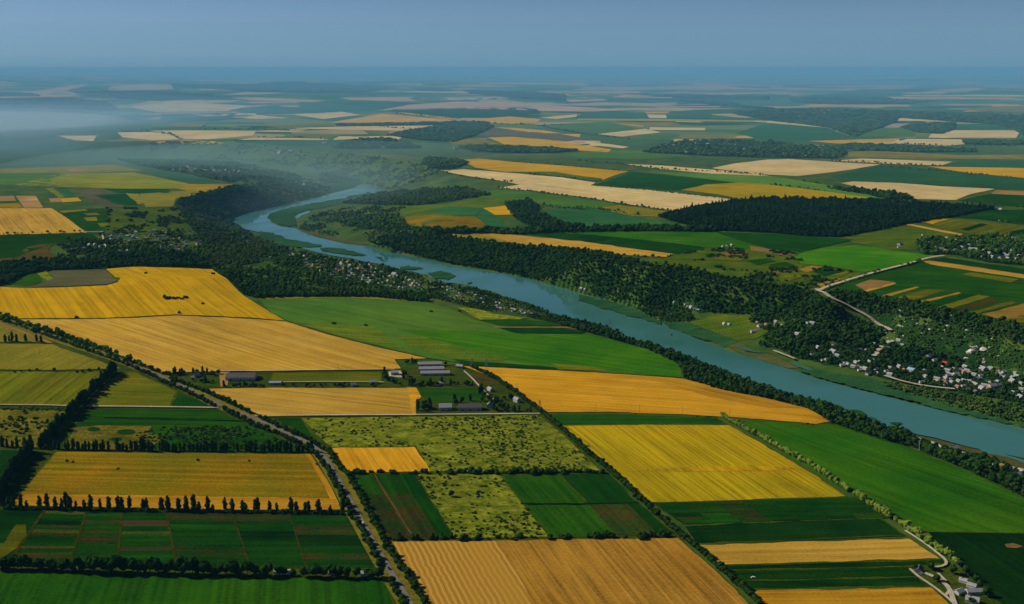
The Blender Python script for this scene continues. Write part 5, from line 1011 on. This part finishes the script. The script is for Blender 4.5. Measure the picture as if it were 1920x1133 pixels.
pts = np.concatenate([np.array(along(s, 0, 0) if False else along(s, 11 if np.hypot(*ground(P(s)[:1])[0]) < 5500 else 20, .5)) for s in lines]); rr = np.hypot(pts[:, 0], pts[:, 1])
sz = np.maximum(.9, rr / 5200); instances('hedgerow', pts, sz, 'forest', 'thin dark hedgerows between the fields of the far plateau', 'hedgerow', np.minimum(sz, 1.3) * .8)

# ------------------------------------------------------------------ bushes of the scrub fields
wood('scrub_bushes', "568,785 700,784 1010,780 1060,820 1124,882 960,885 810,884 780,840 622,839 592,815", 'scrub', 'dark bushes sprinkled over the wide scrub field', 4.2, .92, clump=-.16, thin=.5, floor=False, cat='shrubs', seed=3)
wood('scrub_bushes', "779,891 933,892 1030,1006 853,1008", 'scrub', 'dark bushes sprinkled over the lower scrub field', 4.2, .92, clump=-.10, thin=.48, floor=False, cat='shrubs', seed=5)
wood('scrub_bushes', "0,770 136,772 124,787 96,816 66,838 0,838", 'scrub', 'dark bushes on the ochre scrubland at the left edge', 6.5, .8, clump=.16, floor=False, cat='shrubs', seed=8)
wood('orchard_bushes', "262,812 300,803 400,800 470,803 545,835 560,845 330,844 240,842", 'scrub', 'dense rows of young trees above the poplar hedge', 5.0, .95, clump=-.16, floor=False, cat='shrubs', seed=11)
wood('scrub_bushes', "0,700 200,700 180,726 155,746 140,758 0,758", 'scrub', 'few small bushes on the olive hay field', 8, .6, clump=.42, floor=False, cat='shrubs', seed=13)
wood('hedge_bushes', "0,765 60,765 135,767 128,772 60,771 0,770", 'scrub', 'dark bushes along the left track', 5, .9, clump=-.3, floor=False, cat='shrubs', seed=2)
wood('verge_bushes', "1022,775 1160,775 1340,783 1440,789 1530,797 1530,799 1340,786 1160,777 1024,777", 'scrub', 'small dark bushes along the edge of the orange wheat', 7, .7, clump=.22, floor=False, cat='shrubs', seed=4)

# ------------------------------------------------------------------ pylons, poles, cars, boat, rocks
def lattice(name, px, h, w, mat, label):
    xy = ground([px])[0]; e = empty(name, (xy[0], xy[1], float(ground_z([xy])[0])), .6); bm = bmesh.new()
    def bar(b, p, q, r):
        p = Vector(p); q = Vector(q); d = q - p
        bmesh.ops.create_cone(b, cap_ends=True, segments=4, radius1=r, radius2=r, depth=d.length, matrix=Matrix.Translation((p + q) / 2) @ d.to_track_quat('Z', 'Y').to_matrix().to_4x4())
    lv = [i / 7 for i in range(8)]; wd = lambda t: w * (1 - .86 * t) / 2
    for sx, sy in ((-1, -1), (1, -1), (1, 1), (-1, 1)): bar(bm, (sx * wd(0), sy * wd(0), -.5), (sx * wd(1), sy * wd(1), h), .16)
    for a, b in zip(lv[:-1], lv[1:]):
        for s in (-1, 1):
            bar(bm, (-wd(a), s * wd(a), a * h), (wd(b), s * wd(b), b * h), .09); bar(bm, (s * wd(a), -wd(a), a * h), (s * wd(b), wd(b), b * h), .09)
    bm_obj('tower', bm, M_[mat], e)
    for t, L in ((.72, .55), (.84, .42), (.95, .3)):
        b2 = bmesh.new(); bar(b2, (-L * w, 0, t * h), (L * w, 0, t * h), .14); bar(b2, (-L * w, 0, t * h), (0, 0, t * h + .8), .08); bar(b2, (L * w, 0, t * h), (0, 0, t * h + .8), .08); bm_obj('crossarm', b2, M_[mat], e)
    return tag(e, label, 'pylon')
lattice('power_pylon', (1143, 622), 26, 7, 'steel', 'steel lattice pylon standing against the river')
lattice('power_pylon', (885, 692), 20, 6, 'steel', 'left one of two lattice pylons behind the orange wheat')
lattice('power_pylon', (912, 694), 20, 6, 'steel', 'right one of two lattice pylons behind the orange wheat')
lattice('power_pylon', (1012, 769), 15, 5, 'rust', 'rusty lattice pylon at the left corner of the orange wheat')
def pole(px, h, mat, label, name='power_pole'):
    xy = ground([px])[0]; e = empty(name, (xy[0], xy[1], float(ground_z([xy])[0])), .3); bm = bmesh.new()
    bmesh.ops.create_cone(bm, cap_ends=True, segments=6, radius1=.22, radius2=.14, depth=h, matrix=Matrix.Translation((0, 0, h / 2))); bm_obj('post', bm, M_[mat], e)
    bm_obj('crossbar', box_bm((0, 0, h - .7), (2.4, .2, .2)), M_[mat], e); return tag(e, label, 'pole', None)
for px, h, lab in (((1116, 773), 13, 'leftmost wooden pole along the orange wheat'), ((1199, 774), 13, 'second pole along the orange wheat'), ((1279, 777), 13, 'third pole along the orange wheat'), ((1368, 783), 13, 'rightmost pole along the orange wheat'), ((634, 696), 12, 'pole at the bottom edge of the golden wheat'), ((428, 697), 12, 'pole beside the very large barn'), ((74, 667), 12, 'pole alone in the tan mown field'), ((945, 722), 12, 'pole at the edge of the reddish ground'), ((969, 735), 12, 'pole by the slanting hedge')):
    pole(px, h, 'bark', lab)
pole((1723, 846), 15, 'white_paint', 'white pole among the near bank trees'); pole((1639, 811), 14, 'concrete', 'concrete pole beside the riverside wood')
def car(px, heading, paint, label, L=4.4, Wd=1.8, H=1.45, name='car'):
    xy = ground([px])[0]; e = empty(name, (xy[0], xy[1], float(ground_z([xy])[0]) + 2.2), heading); bm = box_bm((0, 0, .62), (L, Wd, .62)); bmesh.ops.bevel(bm, geom=bm.edges[:], offset=.16, segments=2, affect='EDGES')
    bm_obj('body', bm, M_[paint], e); c = box_bm((-.15, 0, 1.18), (L * .55, Wd * .86, H - .85))
    for v in c.verts:
        if v.co.z > 1.2: v.co.x = -.15 + (v.co.x + .15) * .72; v.co.y *= .86
    bm_obj('windows', c, M_['glass'], e); bm_obj('cabin_roof', box_bm((-.15, 0, H + .045), (L * .38, Wd * .72, .07)), M_[paint], e)
    for sx in (-1, 1):
        for sy in (-1, 1):
            w_ = bmesh.new(); bmesh.ops.create_cone(w_, cap_ends=True, segments=12, radius1=.34, radius2=.34, depth=.22, matrix=Matrix.Translation((sx * L * .31, sy * Wd * .46, .34)) @ Matrix.Rotation(math.pi / 2, 4, 'X')); bm_obj('wheel', w_, M_['rubber'], e)
    return tag(e, label, 'car')
hd = row_dir("675,975 690,1003"); hd = math.atan2(hd[1], hd[0])
car((680.5, 984.5), hd, 'white_paint', 'white car driving on the diagonal road'); car((631, 897), hd, 'dark_paint', 'dark car farther up the diagonal road'); car((729, 1070), hd, 'dark_paint', 'dark van at the gap in the roadside trees', 5.2, 2.0, 2.1, 'van')
e = car((1412, 1085), .1, 'white_paint', 'white car parked on the dull green strip'); e.location.z -= 1.4
xy = ground([(1258, 631)])[0]; b = empty('boat', (xy[0], xy[1], ZW + .1), .5); hb = box_bm((0, 0, .4), (7, 2.2, .9))
for v in hb.verts:
    if v.co.x > 3: v.co.y *= .15; v.co.z += .25 if v.co.z > .4 else 0
    if v.co.z < 0: v.co.y *= .6
bm_obj('hull', hb, M_['dark_paint'], b); bm_obj('cabin', box_bm((-1, 0, 1.5), (2.2, 1.5, 1.3)), M_['steel'], b); tag(b, 'small dark boat alone on the river', 'boat')
def rocks(px, n, size, label, spread):
    bm = bmesh.new(); o = ground([px])[0]; z0 = float(ground_z([o])[0])
    for i in range(n):
        p = o + RNG.normal(0, spread, 2); z = float(ground_z([p])[0]); s = size * random.uniform(.5, 1.3); lump(bm, Vector((p[0] - o[0], p[1] - o[1], z - z0)), (s * 1.3, s, s * .7), 1, .25)
    r = bm_obj('rock_outcrop', bm, M_['rock']); r.location = (*o, z0); return tag(r, label, 'rocks')
rocks((1832, 659), 5, 6, 'largest pale rock outcrop on the sunlit slope', 7); rocks((1825, 654), 3, 4, 'smaller pale rock just above the largest outcrop', 4)
for k, (x, y) in enumerate(((1770, 607), (1790, 612), (1735, 612), (1700, 610), (1665, 606), (1860, 645), (1845, 650), (1690, 615))):
    rocks((x, y), 7, 2.2, 'scatter of small pale rocks on the upper sunlit slope', 14)['group'] = 'small pale rocks on the sunlit slope'

# ------------------------------------------------------------------ air
def volume(name, bm, color, density, label, aniso=0.0):
    m = bpy.data.materials.new(name); m.use_nodes = True; t = m.node_tree; t.nodes.clear(); v = t.nodes.new('ShaderNodeVolumePrincipled'); o = t.nodes.new('ShaderNodeOutputMaterial')
    v.inputs['Color'].default_value = (*color, 1); v.inputs['Density'].default_value = density; v.inputs['Anisotropy'].default_value = aniso; t.links.new(v.outputs[0], o.inputs['Volume'])
    return tag(bm_obj(name, bm, m), label, 'haze', None, 'stuff')
HB = float(TZ.min()) - 1.0; HT = max(CAM_H, float(TZ.max())) + 25.0; print('haze box', HB, HT)
volume('haze', box_bm((0, 20000, (HB + HT) / 2), (130000, 90000, HT - HB)), HAZE_COLOR, HAZE_DENSITY, 'blue summer haze filling the air out to the horizon')

def mist(name, c, r, color, density, label):
    bm = bmesh.new(); bmesh.ops.create_icosphere(bm, subdivisions=5, radius=1.0, matrix=Matrix.Translation(c) @ Matrix.Diagonal((*r, 1)))
    for fc in bm.faces: fc.smooth = True
    volume(name, bm, color, density, label)
for top, dens, lab in ((440, 3.8e-5, 'lowest layer of blue mist along the horizon'), (580, 2.9e-5, 'blue mist layer blurring the horizon'), (850, 1.0e-5, 'thin blue mist layer above the horizon'), (1500, 1.2e-5, 'tall faint mist layer above the horizon'), (2600, 1.0e-5, 'topmost faint mist layer in the low sky')):
    mist('horizon_mist', (0, 38000, -40), (70000, 35000, top + 40), (.27, .62, .92), dens, lab)
for r, h, dens, colr, lab in ((1700, 120, 1.2e-3, (.88, 1.0, 1.0), 'brightest core of the mist in the far left valley'), (2400, 140, 3.0e-4, (.70, .93, 1.0), 'pale mist lying on the river valley at the far left'), (3300, 170, 1.8e-4, (.62, .92, 1.0), 'thin mist spreading round the far left valley'), (4300, 200, 1.0e-4, (.50, .82, 1.0), 'thinnest edge of the far left mist'), (5200, 300, 7e-5, (.40, .75, 1.0), 'blue smoke hanging over the far left hills')):
    mist('valley_mist', (-4900 - (r - 1500) * .25, 9600 - (r - 1500) * .1, 10), (r, r, h), colr, dens, lab)
mist('valley_mist', (-1100, 5600, 10), (1500, 1100, 120), (.42, .72, .66), 3.6e-4, 'faint mist in the gorge behind the river bend')

mist('valley_mist', (-800, 4750, 0), (1000, 800, 75), (.60, .88, .85), 1.8e-4, 'very thin mist over the river bend')
